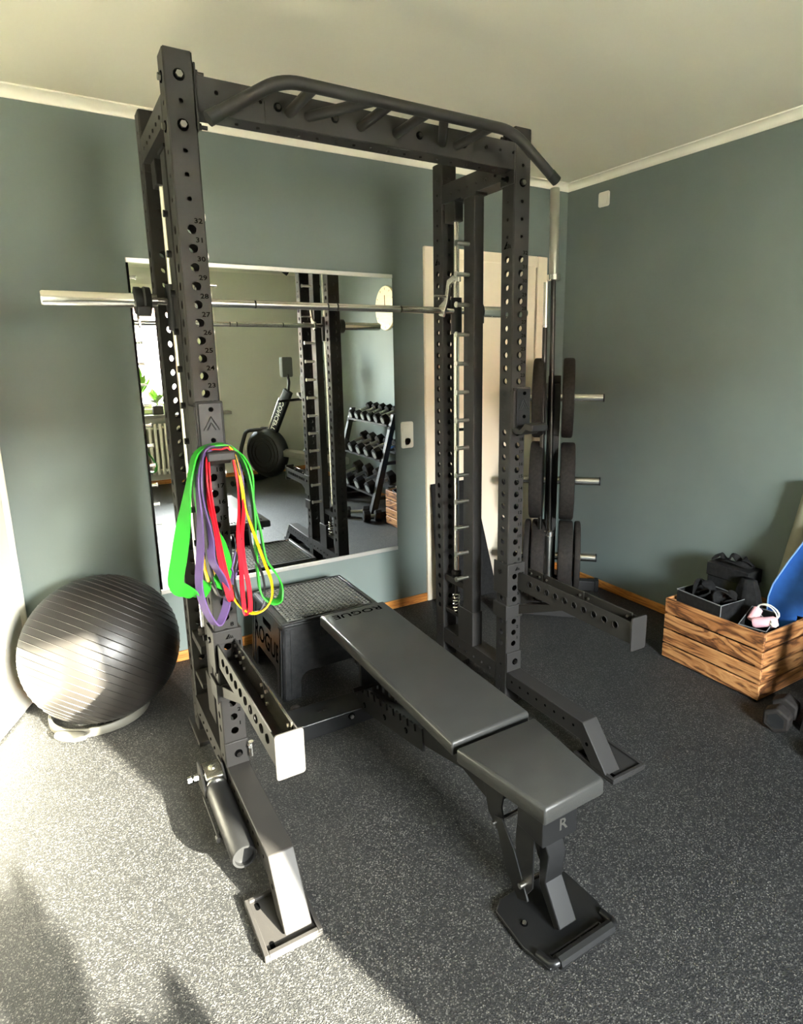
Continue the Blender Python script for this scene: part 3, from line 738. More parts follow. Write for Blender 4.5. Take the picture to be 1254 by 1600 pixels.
MB().box(-0.706, -0.701, -0.23, -0.02, 0.085, 0.096).cyl((-0.7035, -0.235, 0.090), (-0.7035, -0.215, 0.090), 0.009, 10).build('lever', M_['frame'], lm, bevel=0.001)

# ================================================================== RESISTANCE BANDS
BANDS = {
'green': [(-0.569, 1.238), (-0.633, 1.223), (-0.669, 1.162), (-0.694, 1.054), (-0.716, 0.943), (-0.733, 0.859), (-0.71, 0.835), (-0.68, 0.817), (-0.651, 0.842), (-0.62, 0.836), (-0.6, 0.883), (-0.61, 0.954), (-0.636, 1.017), (-0.651, 1.085), (-0.656, 1.152), (-0.63, 1.21), (-0.57, 1.227), (-0.522, 1.208), (-0.502, 1.154), (-0.499, 1.066), (-0.485, 0.984), (-0.476, 0.89), (-0.446, 0.832), (-0.43, 0.787), (-0.441, 0.75), (-0.471, 0.749), (-0.496, 0.779), (-0.5, 0.833), (-0.503, 0.926), (-0.502, 1.046), (-0.51, 1.155), (-0.529, 1.216)],
'purple': [(-0.579, 1.229), (-0.63, 1.21), (-0.656, 1.152), (-0.66, 1.049), (-0.665, 0.953), (-0.677, 0.858), (-0.67, 0.786), (-0.642, 0.727), (-0.612, 0.753), (-0.6, 0.802), (-0.614, 0.865), (-0.637, 0.919), (-0.635, 0.987), (-0.648, 1.085), (-0.649, 1.151), (-0.624, 1.204), (-0.576, 1.22), (-0.534, 1.201), (-0.524, 1.137), (-0.525, 1.049), (-0.544, 0.973), (-0.567, 0.917), (-0.586, 0.86), (-0.581, 0.828), (-0.559, 0.875), (-0.542, 0.952), (-0.534, 1.051), (-0.531, 1.138), (-0.54, 1.213)],
'black': [(-0.58, 1.222), (-0.62, 1.202), (-0.642, 1.15), (-0.646, 1.066), (-0.644, 0.969), (-0.643, 0.891), (-0.631, 0.818), (-0.613, 0.808), (-0.605, 0.833), (-0.623, 0.907), (-0.63, 1.006), (-0.636, 1.102), (-0.631, 1.158), (-0.614, 1.199), (-0.577, 1.214), (-0.542, 1.196), (-0.531, 1.138), (-0.523, 1.049), (-0.518, 0.928), (-0.491, 0.841), (-0.488, 0.778), (-0.506, 0.739), (-0.543, 0.731), (-0.566, 0.784), (-0.575, 0.858), (-0.563, 0.916), (-0.539, 0.992), (-0.535, 1.09), (-0.539, 1.158), (-0.548, 1.206)],
'yellow': [(-0.58, 1.215), (-0.618, 1.194), (-0.636, 1.14), (-0.648, 1.047), (-0.649, 0.951), (-0.645, 0.871), (-0.636, 0.827), (-0.62, 0.836), (-0.621, 0.887), (-0.633, 0.968), (-0.636, 1.064), (-0.629, 1.139), (-0.611, 1.19), (-0.577, 1.209), (-0.546, 1.191), (-0.534, 1.128), (-0.527, 1.05), (-0.51, 0.967), (-0.488, 0.882), (-0.469, 0.816), (-0.474, 0.764), (-0.506, 0.739), (-0.542, 0.737), (-0.574, 0.775), (-0.581, 0.828), (-0.574, 0.878), (-0.548, 0.973), (-0.536, 1.031), (-0.538, 1.119), (-0.549, 1.199)],
'red': [(-0.581, 1.209), (-0.614, 1.19), (-0.631, 1.158), (-0.631, 1.083), (-0.622, 0.985), (-0.611, 0.885), (-0.6, 0.802), (-0.591, 0.8), (-0.601, 0.883), (-0.614, 0.984), (-0.624, 1.072), (-0.623, 1.148), (-0.608, 1.184), (-0.578, 1.203), (-0.553, 1.188), (-0.546, 1.139), (-0.545, 1.052), (-0.557, 0.975), (-0.557, 0.895), (-0.556, 0.813), (-0.554, 0.737), (-0.541, 0.747), (-0.538, 0.819), (-0.544, 0.892), (-0.546, 0.973), (-0.536, 1.051), (-0.537, 1.138), (-0.551, 1.195)],
}
# band: width, mean depth, extra lift over the hook, label, width-direction turn at the lower loops (deg, left / right)
BP = {'green': (0.044, -0.078, -0.070, 0.020, 'wide green resistance band, outermost of the bundle', 62, 8),
      'purple': (0.026, -0.106, -0.056, 0.014, 'purple resistance band with a long hanging left loop', 35, 12),
      'black': (0.020, -0.092, -0.084, 0.010, 'black resistance band with a hanging right loop', 15, 20),
      'yellow': (0.015, -0.040, -0.100, 0.007, 'narrow yellow resistance band with a wide right loop', 15, 30),
      'red': (0.013, -0.104, -0.092, 0.004, 'narrow red resistance band, innermost of the bundle', 75, 75)}
for nm, pts in BANDS.items():
    wd, yl, yr, lift, lab, ta, tb_ = BP[nm]; yy = (yl + yr) / 2
    p3 = []
    k = len(pts)
    for i, (x, z) in enumerate(pts):
        zz = z
        if z > 1.17: zz = max(z, 1.226 + lift * 0.6 - abs(x + 0.5815) * 0.20) if abs(x + 0.5815) < 0.046 else z
        k_ = max(0.0, min(1.0, (x + 0.63) / 0.10)); yv = yl + (yr - yl) * k_ + 0.008 * math.sin(i * 1.7)
        if z < 1.17: yv -= 0.035 + 0.02 * (1.17 - z)
        p3.append(Vector((x, yv, zz)))
    p3 = smooth_path(p3, 5, True)
    wdir = []
    for p in p3:
        k_ = max(0.0, min(1.0, (1.18 - p.z) / 0.25)); k_ = k_ * k_ * (3 - 2 * k_)
        a = math.radians((ta if p.x < -0.5815 else -tb_) * k_)
        wdir.append(Vector((math.sin(a), -math.cos(a), 0)))
    o = MB().ribbon(p3, wdir, wd, 0.0046).build('resistance_band', M_[nm + '_band'], origin=(-0.58, yy, 1.2), bevel=0.0008, angle=60)
    tag(o, lab, 'resistance band', 'resistance bands on the left bar holder')

# ================================================================== WALL THINGS
MX0, MX1, MZ0, MZ1 = -0.6278, 0.6641, 0.3748, 1.896
mr = thing('wall_mirror', 'large frameless mirror with slim aluminium strips on back wall', 'mirror', (0.018, YB, MZ0))
MB().box(MX0, MX1, YB - 0.012, YB - 0.002, MZ0 + 0.006, MZ1 - 0.006).build('mirror_glass', M_['mirror'], mr, smooth=False)
MB().box(MX0, MX1, YB - 0.018, YB, MZ1 - 0.012, MZ1 + 0.008).build('top_strip', M_['alu'], mr, bevel=0.002)
MB().box(MX0, MX1, YB - 0.018, YB, MZ0 - 0.008, MZ0 + 0.014).build('bottom_strip', M_['alu'], mr, bevel=0.002)

def wall_plate(name, label, cat, M, w_, h_, parts):
    t = thing(name, label, cat, M.translation)
    MB().prism(rrect(w_, h_, 0.012, 4), 0, 0.010, 'z', M).build('cover_plate', M_['white_plastic'], t, bevel=0.003)
    for kind, cy_ in parts:
        if kind == 'rocker':
            MB().prism(rrect(0.052, 0.052, 0.004, 3, 0, cy_), 0.010, 0.014, 'z', M).build('rocker', M_['white_plastic'], t, bevel=0.002)
        if kind == 'socket':
            s_ = MB().lathe([(0.024, 0.010), (0.024, 0.0135), (0.021, 0.0135), (0.0205, 0.003), (0, 0.003)], 24, M @ Matrix.Translation((0, cy_, 0))).build('socket', M_['white_plastic'], t)
            for q in (-0.0095, 0.0095): MB().cyl((q, cy_, 0.0036), (q, cy_, 0.003), 0.003, 8, M=M).build('pin_hole', M_['print'], s_)
        if kind == 'cap':
            MB().prism(rrect(0.058, 0.058, 0.004, 3, 0, cy_), 0.010, 0.013, 'z', M).cyl((0, cy_, 0.013), (0, cy_, 0.0145), 0.004, 10, M=M).build('blank_cover', M_['white_plastic'], t, bevel=0.001)
    return t
wall_plate('wall_switch', 'white switch and socket panel right of mirror', 'switch', basis((0.744, YB, 1.036), (1, 0, 0), (0, 0, 1), (0, -1, 0)), 0.080, 0.152, [('rocker', 0.036), ('socket', -0.036)])
wall_plate('junction_cover', 'square white junction cover high on right wall', 'wall cover', basis((XR, 0.883, 2.359), (0, -1, 0), (0, 0, 1), (-1, 0, 0)), 0.082, 0.082, [('cap', 0)])
wall_plate('wall_socket', 'white wall socket behind the rowing machine in mirror', 'socket', basis((1.10, YF, 0.36), (-1, 0, 0), (0, 0, 1), (0, 1, 0)), 0.080, 0.080, [('socket', 0)])
ck = thing('wall_clock', 'round pale wooden wall clock reflected in mirror', 'clock', (XR, -1.30, 1.93))
Mc = basis((XR, -1.30, 1.925), (0, -1, 0), (0, 0, 1), (-1, 0, 0))
MB().lathe([(0, 0), (0.205, 0), (0.21, 0.01), (0.205, 0.022), (0, 0.022)], 48, Mc).build('dial', M_['clock'], ck)
MB().box(-0.005, 0.005, -0.02, 0.12, 0.023, 0.026, Mc).build('hand', M_['seal'], ck); MB().box(-0.02, 0.09, -0.004, 0.004, 0.027, 0.030, Mc).build('hand', M_['seal'], ck)
for k in range(12):
    MB().box(-0.003, 0.003, 0.17, 0.19, 0.022, 0.0235, Mc @ Matrix.Rotation(math.pi * k / 6, 4, 'Z')).build('hour_mark', M_['seal'], ck)

# ================================================================== EXERCISE BALL AND PILATES RING
BC = Vector((-0.91, 0.86, 0.302)); BR = 0.300
axis = Vector((0.588, 0.324, 0.744)).normalized()      # ribs run round this axis
a_, b_ = frame_from(axis)
Mb = Matrix((a_, b_, axis)).transposed().to_4x4(); Mb.translation = BC
prof = []; N = 30
zs = []
for i in range(N):
    lo = -math.pi / 2 + 0.16 + (math.pi - 0.32) * i / N; hi = -math.pi / 2 + 0.16 + (math.pi - 0.32) * (i + 1) / N
    for t in (0.0, 0.04, 0.09, 0.35, 0.65, 0.91, 0.96): zs.append((lo + (hi - lo) * t, 0.0022 if t == 0.0 else 0.0))
prof = [(0.0, -BR)] + [((BR + d) * math.cos(z), (BR + d) * math.sin(z)) for z, d in zs] + [(0.0, BR)]
ball = MB().lathe(prof, 96, Mb).build('exercise_ball', M_['ball'], origin=(BC.x, BC.y, 0.0), angle=70)
tag(ball, 'large shiny grey ribbed exercise ball by the open door', 'exercise ball')
rg = thing('pilates_ring', 'grey pilates ring with padded grip lying under exercise ball', 'pilates ring', (-0.945, 0.88, 0))
rc = Vector((-0.945, 0.885, 0))
ring = MB().lathe([(0.178, 0.006), (0.178, 0.034), (0.181, 0.038), (0.189, 0.038), (0.192, 0.034), (0.192, 0.006), (0.189, 0.002), (0.181, 0.002)], 64, Matrix.Translation(rc), closed=True).build('hoop', M_['ring'], rg)
for ang in (235, 55):
    t = math.radians(ang); Mp = Matrix.Translation(rc) @ Matrix.Rotation(t, 4, 'Z') @ Matrix.Translation((0.196, 0, 0.022))
    pd = MB(); K = 9; ringv = []
    vs_ = []; 
    for i in range(K):
        y = -0.06 + 0.12 * i / (K - 1); q = math.sqrt(max(0.0, 1 - (y / 0.066) ** 2)) ** 0.6
        for j in range(12):
            g = 2 * math.pi * j / 12; vs_.append((0.012 + (0.020 * q + 0.004) * math.cos(g) - y * y * 1.6, y, (0.017 * q + 0.004) * math.sin(g)))
    fs_ = [(i * 12 + j, i * 12 + (j + 1) % 12, (i + 1) * 12 + (j + 1) % 12, (i + 1) * 12 + j) for i in range(K - 1) for j in range(12)] + [tuple(range(12))[::-1], tuple(range((K - 1) * 12, K * 12))]
    pd.add(vs_, fs_, Mp)
    pd.build('grip_pad', M_['ring'], rg, angle=60)

# ================================================================== STEP BOX
st = thing('step_box', 'black moulded plastic step box with gridded top behind bench', 'step box', (-0.01, 0.78, 0))
sx0, sx1, sy0, sy1, sh = -0.236, 0.222, 0.560, 1.005, 0.350
M_['resin'] = mat('black_resin', (28, 28, 28), 0.42, var=0.5, vscale=45, bump=0.35, bscale=120, spec=0.35)
fl_ = 0.022    # walls lean outwards towards the feet
def wall_poly(w0, w1, cut_w, cut_h):
    return None
def side(name, A, B, nrm, grip):
    # A,B: top corners (2D); wall panel with arch cut-out at bottom and a slot grip near the top
    A = Vector((A[0], A[1], 0)); B = Vector((B[0], B[1], 0)); n_ = Vector((nrm[0], nrm[1], 0)); d = (B - A); L = d.length; d.normalize()
    def P(u_, z, off=0.0):
        k = fl_ * (1 - z / sh); uu = u_ + (u_ / L - 0.5) * 2 * k
        return A + d * uu + n_ * (k + off) + Vector((0, 0, z))
    leg = 0.075; ah = 0.115; r = 0.045
    arch = [(leg, 0.0)]
    for i in range(6):
        t = math.pi / 2 * i / 5; arch.append((leg + r - r * math.cos(t), ah - r + r * math.sin(t)))
    arch2 = [(L - u_, z) for u_, z in reversed(arch)]
    out = [(0, 0)] + arch + arch2 + [(L, 0), (L, sh - 0.012), (0, sh - 0.012)]
    g0, g1, gz0, gz1 = L / 2 - 0.06, L / 2 + 0.06, sh - 0.095, sh - 0.062
    # split around the grip slot: lower part, upper part, two sides
    zs0 = gz0
    low = [(0, 0)] + arch + arch2 + [(L, 0), (L, zs0), (g1, zs0), (g0, zs0), (0, zs0)]
    polys = [low, [(0, zs0), (g0, zs0), (g0, gz1), (0, gz1)], [(g1, zs0), (L, zs0), (L, gz1), (g1, gz1)], [(0, gz1), (g0, gz1), (g1, gz1), (L, gz1), (L, sh - 0.012), (0, sh - 0.012)]]
    if not grip: polys = [out]
    m = MB(); th = 0.010
    for q in polys:
        k = len(q); vs_ = [P(u_, z) for u_, z in q] + [P(u_, z, -th) for u_, z in q]
        m.add(vs_, [tuple(range(k)), tuple(range(k, 2 * k))[::-1]] + [(i, (i + 1) % k, k + (i + 1) % k, k + i) for i in range(k)])
    o = m.build(name, M_['resin'], st)
    # corner ribs
    for u0, u1 in ((0.012, 0.022), (0.034, 0.052), (L - 0.022, L - 0.012), (L - 0.052, L - 0.034)):
        rb = MB(); vs_ = [P(u0, 0.01), P(u1, 0.01), P(u1, sh - 0.03), P(u0, sh - 0.03), P(u0, 0.01, 0.004), P(u1, 0.01, 0.004), P(u1, sh - 0.03, 0.004), P(u0, sh - 0.03, 0.004)]
        rb.add(vs_, [(4, 5, 6, 7), (0, 1, 5, 4), (1, 2, 6, 5), (2, 3, 7, 6), (3, 0, 4, 7)])
        rb.build('rib', M_['resin'], o)
    return o, P, d, n_
o1, P1, d1_, n1 = side('side_wall', (sx0, sy1), (sx0, sy0), (-1, 0), True)
o2, P2, d2_, n2 = side('side_wall', (sx0, sy0), (sx1, sy0), (0, -1), True)
side('side_wall', (sx1, sy0), (sx1, sy1), (1, 0), True)
side('side_wall', (sx1, sy1), (sx0, sy1), (0, 1), True)
# raised lettering on the left wall
L1 = sy1 - sy0
c0 = P1(L1 * 0.5, 0.185, 0.0012); zup = (P1(L1 * 0.5, 0.30) - P1(L1 * 0.5, 0.10)).normalized()
MB().text('ROGUE', 0.115, basis(c0, d1_, zup) @ Matrix.Diagonal((1.0, 1, 1, 1))).build('lettering', M_['print'], o1, smooth=False)
# top with grid of square studs
MB().prism(rrect(sx1 - sx0 + 0.012, sy1 - sy0 + 0.012, 0.02, 4, (sx0 + sx1) / 2, (sy0 + sy1) / 2), sh - 0.02, sh - 0.005, 'z').build('top_plate', M_['resin'], st, bevel=0.004)
tp = MB()
nx, ny = 20, 18
for i in range(nx + 1):
    x = sx0 + 0.035 + (sx1 - sx0 - 0.07) * i / nx
    tp.box(x - 0.0032, x + 0.0032, sy0 + 0.03, sy1 - 0.03, sh - 0.005, sh - 0.0005)
for j in range(ny + 1):
    y = sy0 + 0.03 + (sy1 - sy0 - 0.06) * j / ny
    tp.box(sx0 + 0.032, sx1 - 0.032, y - 0.0032, y + 0.0032, sh - 0.005, sh - 0.0008)
for i in range(nx + 1):
    for j in range(ny + 1):
        x = sx0 + 0.035 + (sx1 - sx0 - 0.07) * i / nx; y = sy0 + 0.03 + (sy1 - sy0 - 0.06) * j / ny
        tp.box(x - 0.005, x + 0.005, y - 0.005, y + 0.005, sh - 0.003, sh + 0.0022)
g_ = tp.build('grip_grid', mat('glint_grey_resin', (96, 95, 88), 0.34, var=0.25, vscale=40), st, smooth=False)  # window glints on the studs are put into this paler resin colour
g_['kind'] = 'stuff'
rm = MB()
for q in ((sx0 - 0.002, sx1 + 0.002, sy0 - 0.002, sy0 + 0.016), (sx0 - 0.002, sx1 + 0.002, sy1 - 0.016, sy1 + 0.002), (sx0 - 0.002, sx0 + 0.016, sy0 + 0.016, sy1 - 0.016), (sx1 - 0.016, sx1 + 0.002, sy0 + 0.016, sy1 - 0.016)):
    rm.box(q[0], q[1], q[2], q[3], sh - 0.006, sh + 0.001)
rm.build('rim', M_['resin'], st, bevel=0.003)

# ================================================================== BENCH
bn = thing('adjustable_bench', 'black padded weight bench standing inside the rack', 'bench', (0.012, -0.3, 0))
bx = 0.012
def pad_mesh(poly, z0, z1, tilt0, tilt1, y0, y1, r=0.010):
    # poly outline (x,y); top height varies linearly with y; rounded upper edge
    def zt(y): return tilt0 + (tilt1 - tilt0) * (y - y0) / (y1 - y0)
    cx_ = sum(p[0] for p in poly) / len(poly); cy_ = sum(p[1] for p in poly) / len(poly)
    m = MB(); k = len(poly); rows = []
    for ins, dz in ((0.004, -z1), (0.0, -z1 + 0.006), (0.0, -r), (r * 0.3, -r * 0.3), (r, 0.0)):
        row = []
        for x, y in poly:
            xx = x + (cx_ - x) / max(1e-6, abs(cx_ - x)) * min(ins, abs(cx_ - x)); yy = y + (cy_ - y) / max(1e-6, abs(cy_ - y)) * min(ins, abs(cy_ - y))
            row.append((xx, yy, zt(y) + dz))
        rows.append(row)
    vs_ = [p for row in rows for p in row]
    fs_ = [tuple(range(k))[::-1], tuple(range((len(rows) - 1) * k, len(rows) * k))]
    for i in range(len(rows) - 1):
        for j in range(k): fs_.append((i * k + j, i * k + (j + 1) % k, (i + 1) * k + (j + 1) % k, (i + 1) * k + j))
    return m.add(vs_, fs_)
bp_poly = [(bx - 0.142, -0.612), (bx + 0.142, -0.606), (bx + 0.147, 0.372), (bx - 0.147, 0.372)]
bpad = pad_mesh(bp_poly, 0, 0.046, 0.424, 0.440, -0.61, 0.372).build('back_pad', M_['pad'], bn, angle=50, bevel=0.004)
MB().text('ROGUE', 0.052, basis((bx, 0.318, 0.4398), (-1, 0.0, 0), (0, -1, -0.016)) @ Matrix.Diagonal((1.25, 1, 1, 1))).build('lettering', M_['print'], bpad, smooth=False)
sp_poly = [(bx - 0.101, -0.952), (bx + 0.101, -0.947), (bx + 0.141, -0.632), (bx - 0.141, -0.632)]
spad = pad_mesh(sp_poly, 0, 0.050, 0.428, 0.420, -0.95, -0.632).build('seat_pad', M_['pad'], bn, angle=50, bevel=0.004)
MB().box(bx - 0.11, bx + 0.11, -0.58, 0.33, 0.372, 0.383).build('back_frame', M_['bench_frame'], bn)
for s_ in (-1, 1):
    MB().box(bx + s_ * 0.062 - 0.012, bx + s_ * 0.062 + 0.012, -0.60, 0.30, 0.338, 0.374).build('back_rail', M_['bench_frame'], bn, bevel=0.002)
MB().box(bx - 0.05, bx + 0.05, -0.92, -0.66, 0.352, 0.374).build('seat_frame', M_['bench_frame'], bn, bevel=0.002)
# spine: low at the rear foot, rising to the seat hinge
MB().prism([(0.30, 0.030), (0.30, 0.085), (-0.50, 0.300), (-0.655, 0.318), (-0.70, 0.250), (-0.62, 0.205), (-0.50, 0.225)], bx - 0.030, bx + 0.030).build('spine', M_['bench_frame'], bn, bevel=0.003)
for s_ in (-1, 1):
    xg = bx + s_ * 0.033
    # toothed ladder plate
    top = []; n = 9
    for i in range(n):
        y = 0.24 - 0.054 * i; z = 0.150 - (y - 0.24) * 0.155
        top += [(y, z), (y - 0.014, z + 0.004), (y - 0.018, z - 0.022), (y - 0.036, z - 0.018), (y - 0.040, z + 0.010)]
    poly = [(0.27, 0.105)] + top + [(-0.26, 0.232), (-0.27, 0.150), (0.25, 0.045)]
    lp = MB().prism(poly, xg - 0.0035, xg + 0.0035).build('ladder_plate', M_['bench_frame'], bn)
    for y in (0.20, 0.02, -0.15): bolt(lp, (xg + s_ * 0.0035, y, 0.085 - (y - 0.2) * 0.23), (s_, 0, 0), 0.008, 0.005, 'dark_steel')
    # seat side plates and front leg cheeks
    MB().prism([(-0.62, 0.34), (-0.66, 0.20), (-0.70, 0.165), (-0.735, 0.185), (-0.72, 0.25), (-0.74, 0.345)], bx + s_ * 0.047 - 0.003, bx + s_ * 0.047 + 0.003).build('hinge_plate', M_['bench_frame'], bn, bevel=0.001)
    MB().prism([(-0.80, 0.350), (-0.865, 0.350), (-0.862, 0.10), (-0.835, 0.055), (-0.80, 0.075), (-0.79, 0.20)], bx + s_ * 0.052 - 0.003, bx + s_ * 0.052 + 0.003).build('leg_cheek', M_['bench_frame'], bn, bevel=0.001)
    MB().prism([(-0.70, 0.215), (-0.735, 0.225), (-0.79, 0.165), (-0.85, 0.052), (-0.81, 0.028), (-0.76, 0.075)], bx + s_ * 0.056 - 0.003, bx + s_ * 0.056 + 0.003).build('link_plate', M_['bench_frame'], bn, bevel=0.001)
MB().cyl((bx - 0.075, -0.835, 0.098), (bx + 0.075, -0.835, 0.098), 0.008, 12).build('pivot_pin', M_['chrome'], bn)
MB().cyl((bx - 0.070, -0.705, 0.195), (bx + 0.070, -0.705, 0.195), 0.007, 12).build('pivot_pin', M_['chrome'], bn)
MB().cyl((bx - 0.085, 0.20, 0.165), (bx + 0.085, 0.20, 0.165), 0.010, 14).build('ladder_bar', M_['dark_steel'], bn)
MB().box(bx - 0.05, bx + 0.05, 0.195, 0.215, 0.16, 0.372).build('back_strut', M_['bench_frame'], bn, bevel=0.002)
# seat post block with emblem, curved front leg
bk = MB().prism(rrect(0.118, 0.096, 0.006, 3, bx, 0.304), -0.900, -0.80, 'y').build('seat_block', M_['bench_frame'], bn, bevel=0.002)
MB().text('R', 0.048, basis((bx + 0.01, -0.9008, 0.300), (1, 0, 0), (0, 0, 1), (0, -1, 0))).build('emblem', M_['steel'], bk, smooth=False)
legp = [(-0.815, 0.300), (-0.850, 0.290), (-0.895, 0.215), (-0.885, 0.125), (-0.945, 0.030), (-0.925, 0.016), (-0.86, 0.105), (-0.86, 0.205)]
MB().prism(legp, bx - 0.030, bx + 0.030).build('front_leg', M_['bench_frame'], bn, bevel=0.003)
# foot plate with handle
fpoly = [(bx - 0.125, -0.80), (bx - 0.095, -0.775), (bx + 0.095, -0.775), (bx + 0.125, -0.80), (bx + 0.130, -0.92), (bx + 0.112, -1.000), (bx + 0.085, -1.000), (bx + 0.085, -0.968), (bx - 0.085, -0.968), (bx - 0.085, -1.000), (bx - 0.112, -1.000), (bx - 0.130, -0.92)]
ftp = MB().prism(fpoly, 0.006, 0.016, 'z').build('front_foot', M_['bench_frame'], bn, bevel=0.002)
for x, y in ((bx - 0.085, -0.87), (bx + 0.085, -0.83)): bolt(ftp, (x, y, 0.016), (0, 0, 1), 0.007, 0.004, 'steel')
MB().tube(fillet([(bx - 0.112, -0.955, 0.018), (bx - 0.108, -1.005, 0.030), (bx + 0.108, -1.005, 0.030), (bx + 0.112, -0.955, 0.018)], 0.015, 4), 0.010, 12).build('lift_handle', M_['bench_frame'], bn)
MB().cyl((bx - 0.092, -1.005, 0.030), (bx + 0.092, -1.005, 0.030), 0.0165, 8).build('handle_grip', M_['tube_black'], bn)
for x in (-0.08, 0.08): MB().cyl((bx + x, -0.83, 0), (bx + x, -0.83, 0.006), 0.018, 14).build('rubber_foot', M_['rubber'], bn)
# rear foot
rf = MB().prism([(0.215, 0.0), (0.215, 0.066), (0.228, 0.072), (0.345, 0.072), (0.345, 0.0)], bx - 0.322, bx + 0.322).build('rear_foot', M_['bench_frame'], bn, bevel=0.003)
for x in (-0.09, 0.09): bolt(rf, (bx + x, 0.215, 0.045), (0, -1, 0), 0.010, 0.007, 'steel')
for x in (-0.205, -0.180): MB().box(bx + x - 0.008, bx + x + 0.008, 0.27, 0.275, 0.072, 0.077).build('clip', M_['dark_steel'], rf)
for s_ in (-1, 1):
    MB().lathe([(0, -0.015), (0.03, -0.015), (0.034, -0.008), (0.034, 0.008), (0.03, 0.015), (0, 0.015)], 20, basis((bx + s_ * 0.27, 0.37, 0.035), (0, 1, 0), (0, 0, 1), (1, 0, 0))).build('wheel', M_['rubber'], bn)

# ================================================================== PLATE TREE in the corner
TC = Vector((1.478, 0.772, 0)); EV = Vector((0.7302, -0.6832, 0)); NV = Vector((0.6832, 0.7302, 0))   # pegs along EV, NV points into the corner
tr = thing('plate_tree', 'black plate tree with chrome pegs standing in room corner', 'plate rack', TC)
Mt = basis(TC, EV, NV, (0, 0, 1))
MB().box(-0.035, 0.035, 0.0, 0.06, 0.06, 1.36, Mt).build('column', M_['frame'], tr, bevel=0.003)
for yv in (-0.20, 0.24):
    bm_ = MB().box(-0.29, 0.30, yv - 0.03, yv + 0.03, 0.004, 0.066, Mt).build('base_beam', M_['frame'], tr, bevel=0.003)
    for q in (-0.29, 0.30):
        MB().box(q - 0.012, q + 0.012, yv - 0.034, yv + 0.034, 0.0, 0.072, Mt).build('end_cap', M_['plastic'], bm_, bevel=0.002)
MB().box(-0.03, 0.03, -0.17, 0.21, 0.010, 0.066, Mt).build('base_beam', M_['frame'], tr, bevel=0.003)
for z in (1.236, 0.752, 0.285):
    MB().cyl((-0.275, 0.03, z), (0.275, 0.03, z), 0.0240, 24, M=Mt).build('peg', M_['chrome'], tr)
    for q in (-0.275, 0.275): MB().cyl((q - 0.004, 0.03, z), (q + 0.004, 0.03, z), 0.0255, 20, M=Mt).build('peg_cap', M_['plastic'], tr)
# bar holders: two upright sockets in front of the column
for q in (-0.055, 0.025):
    MB().lathe([(0.030, 0.0), (0.033, 0.0), (0.033, 0.17), (0.027, 0.17), (0.027, 0.0)], 20, Mt @ Matrix.Translation((q, -0.075, 0.022)), closed=True).build('bar_socket', M_['plastic'], tr)
MB().box(-0.10, 0.07, -0.115, -0.035, 0.004, 0.022, Mt).build('socket_base', M_['frame'], tr, bevel=0.002)
for z0, z1, q0, q1 in ((1.03, 1.32, -0.078, -0.040), (1.03, 1.32, 0.000, 0.036)):
    MB().box(q0, q1, -0.045, 0.0, z0, z1, Mt).build('bar_guide', M_['frame'], tr, bevel=0.003)
def plate(s0, s1, z, r, lab):
    t = thing('weight_plate', lab, 'weight plate', TC + EV * ((s0 + s1) / 2) + NV * 0.03 + Vector((0, 0, z)), group='rubber weight plates on the corner tree')
    M = basis(TC + NV * 0.03 + Vector((0, 0, z)), NV, (0, 0, 1), EV)
    th = s1 - s0; c = min(0.012, th * 0.3); h0 = 0.0262
    pr = [(h0, s0 + 0.002), (0.05, s0 + 0.002), (0.055, s0 + th * 0.12), (r * 0.72, s0 + th * 0.12), (r * 0.80, s0), (r - c, s0), (r - c * 0.3, s0 + c * 0.3), (r, s0 + c), (r, s1 - c), (r - c * 0.3, s1 - c * 0.3), (r - c, s1), (r * 0.80, s1), (r * 0.72, s1 - th * 0.12), (0.055, s1 - th * 0.12), (0.05, s1 - 0.002), (h0, s1 - 0.002)]
    MB().lathe(pr, 56, M, closed=True).build('disc', M_['rubber'], t, angle=30)
    MB().lathe([(0.0246, s0 + 0.001), (h0, s0 + 0.001), (h0, s1 - 0.001), (0.0246, s1 - 0.001)], 24, M, closed=True).build('hub', M_['dark_steel'], t)
o_ = 0.030
plate(0.016 + o_, 0.080 + o_, 1.232, 0.226, 'bumper plate on the topmost peg, right of the bars')
plate(-0.148 + o_, -0.084 + o_, 1.232, 0.226, 'bumper plate on the topmost peg, left of the bars')
plate(0.018 + o_, 0.100 + o_, 0.748, 0.228, 'thick bumper plate on the middle peg, right of the bars')
plate(-0.154 + o_, -0.080 + o_, 0.752, 0.228, 'thick bumper plate on the middle peg, left of the bars')
plate(0.020 + o_, 0.104 + o_, 0.288, 0.216, 'thick bumper plate on the lowest peg, right of the bars')
plate(-0.135 + o_, -0.055 + o_, 0.288, 0.216, 'thick bumper plate on the lowest peg, left of the bars')
plate(0.114 + o_, 0.148 + o_, 0.288, 0.214, 'thin weight plate on the lowest peg, outermost at right')
plate(-0.178 + o_, -0.146 + o_, 0.288, 0.214, 'thin weight plate on the lowest peg, outermost at left')
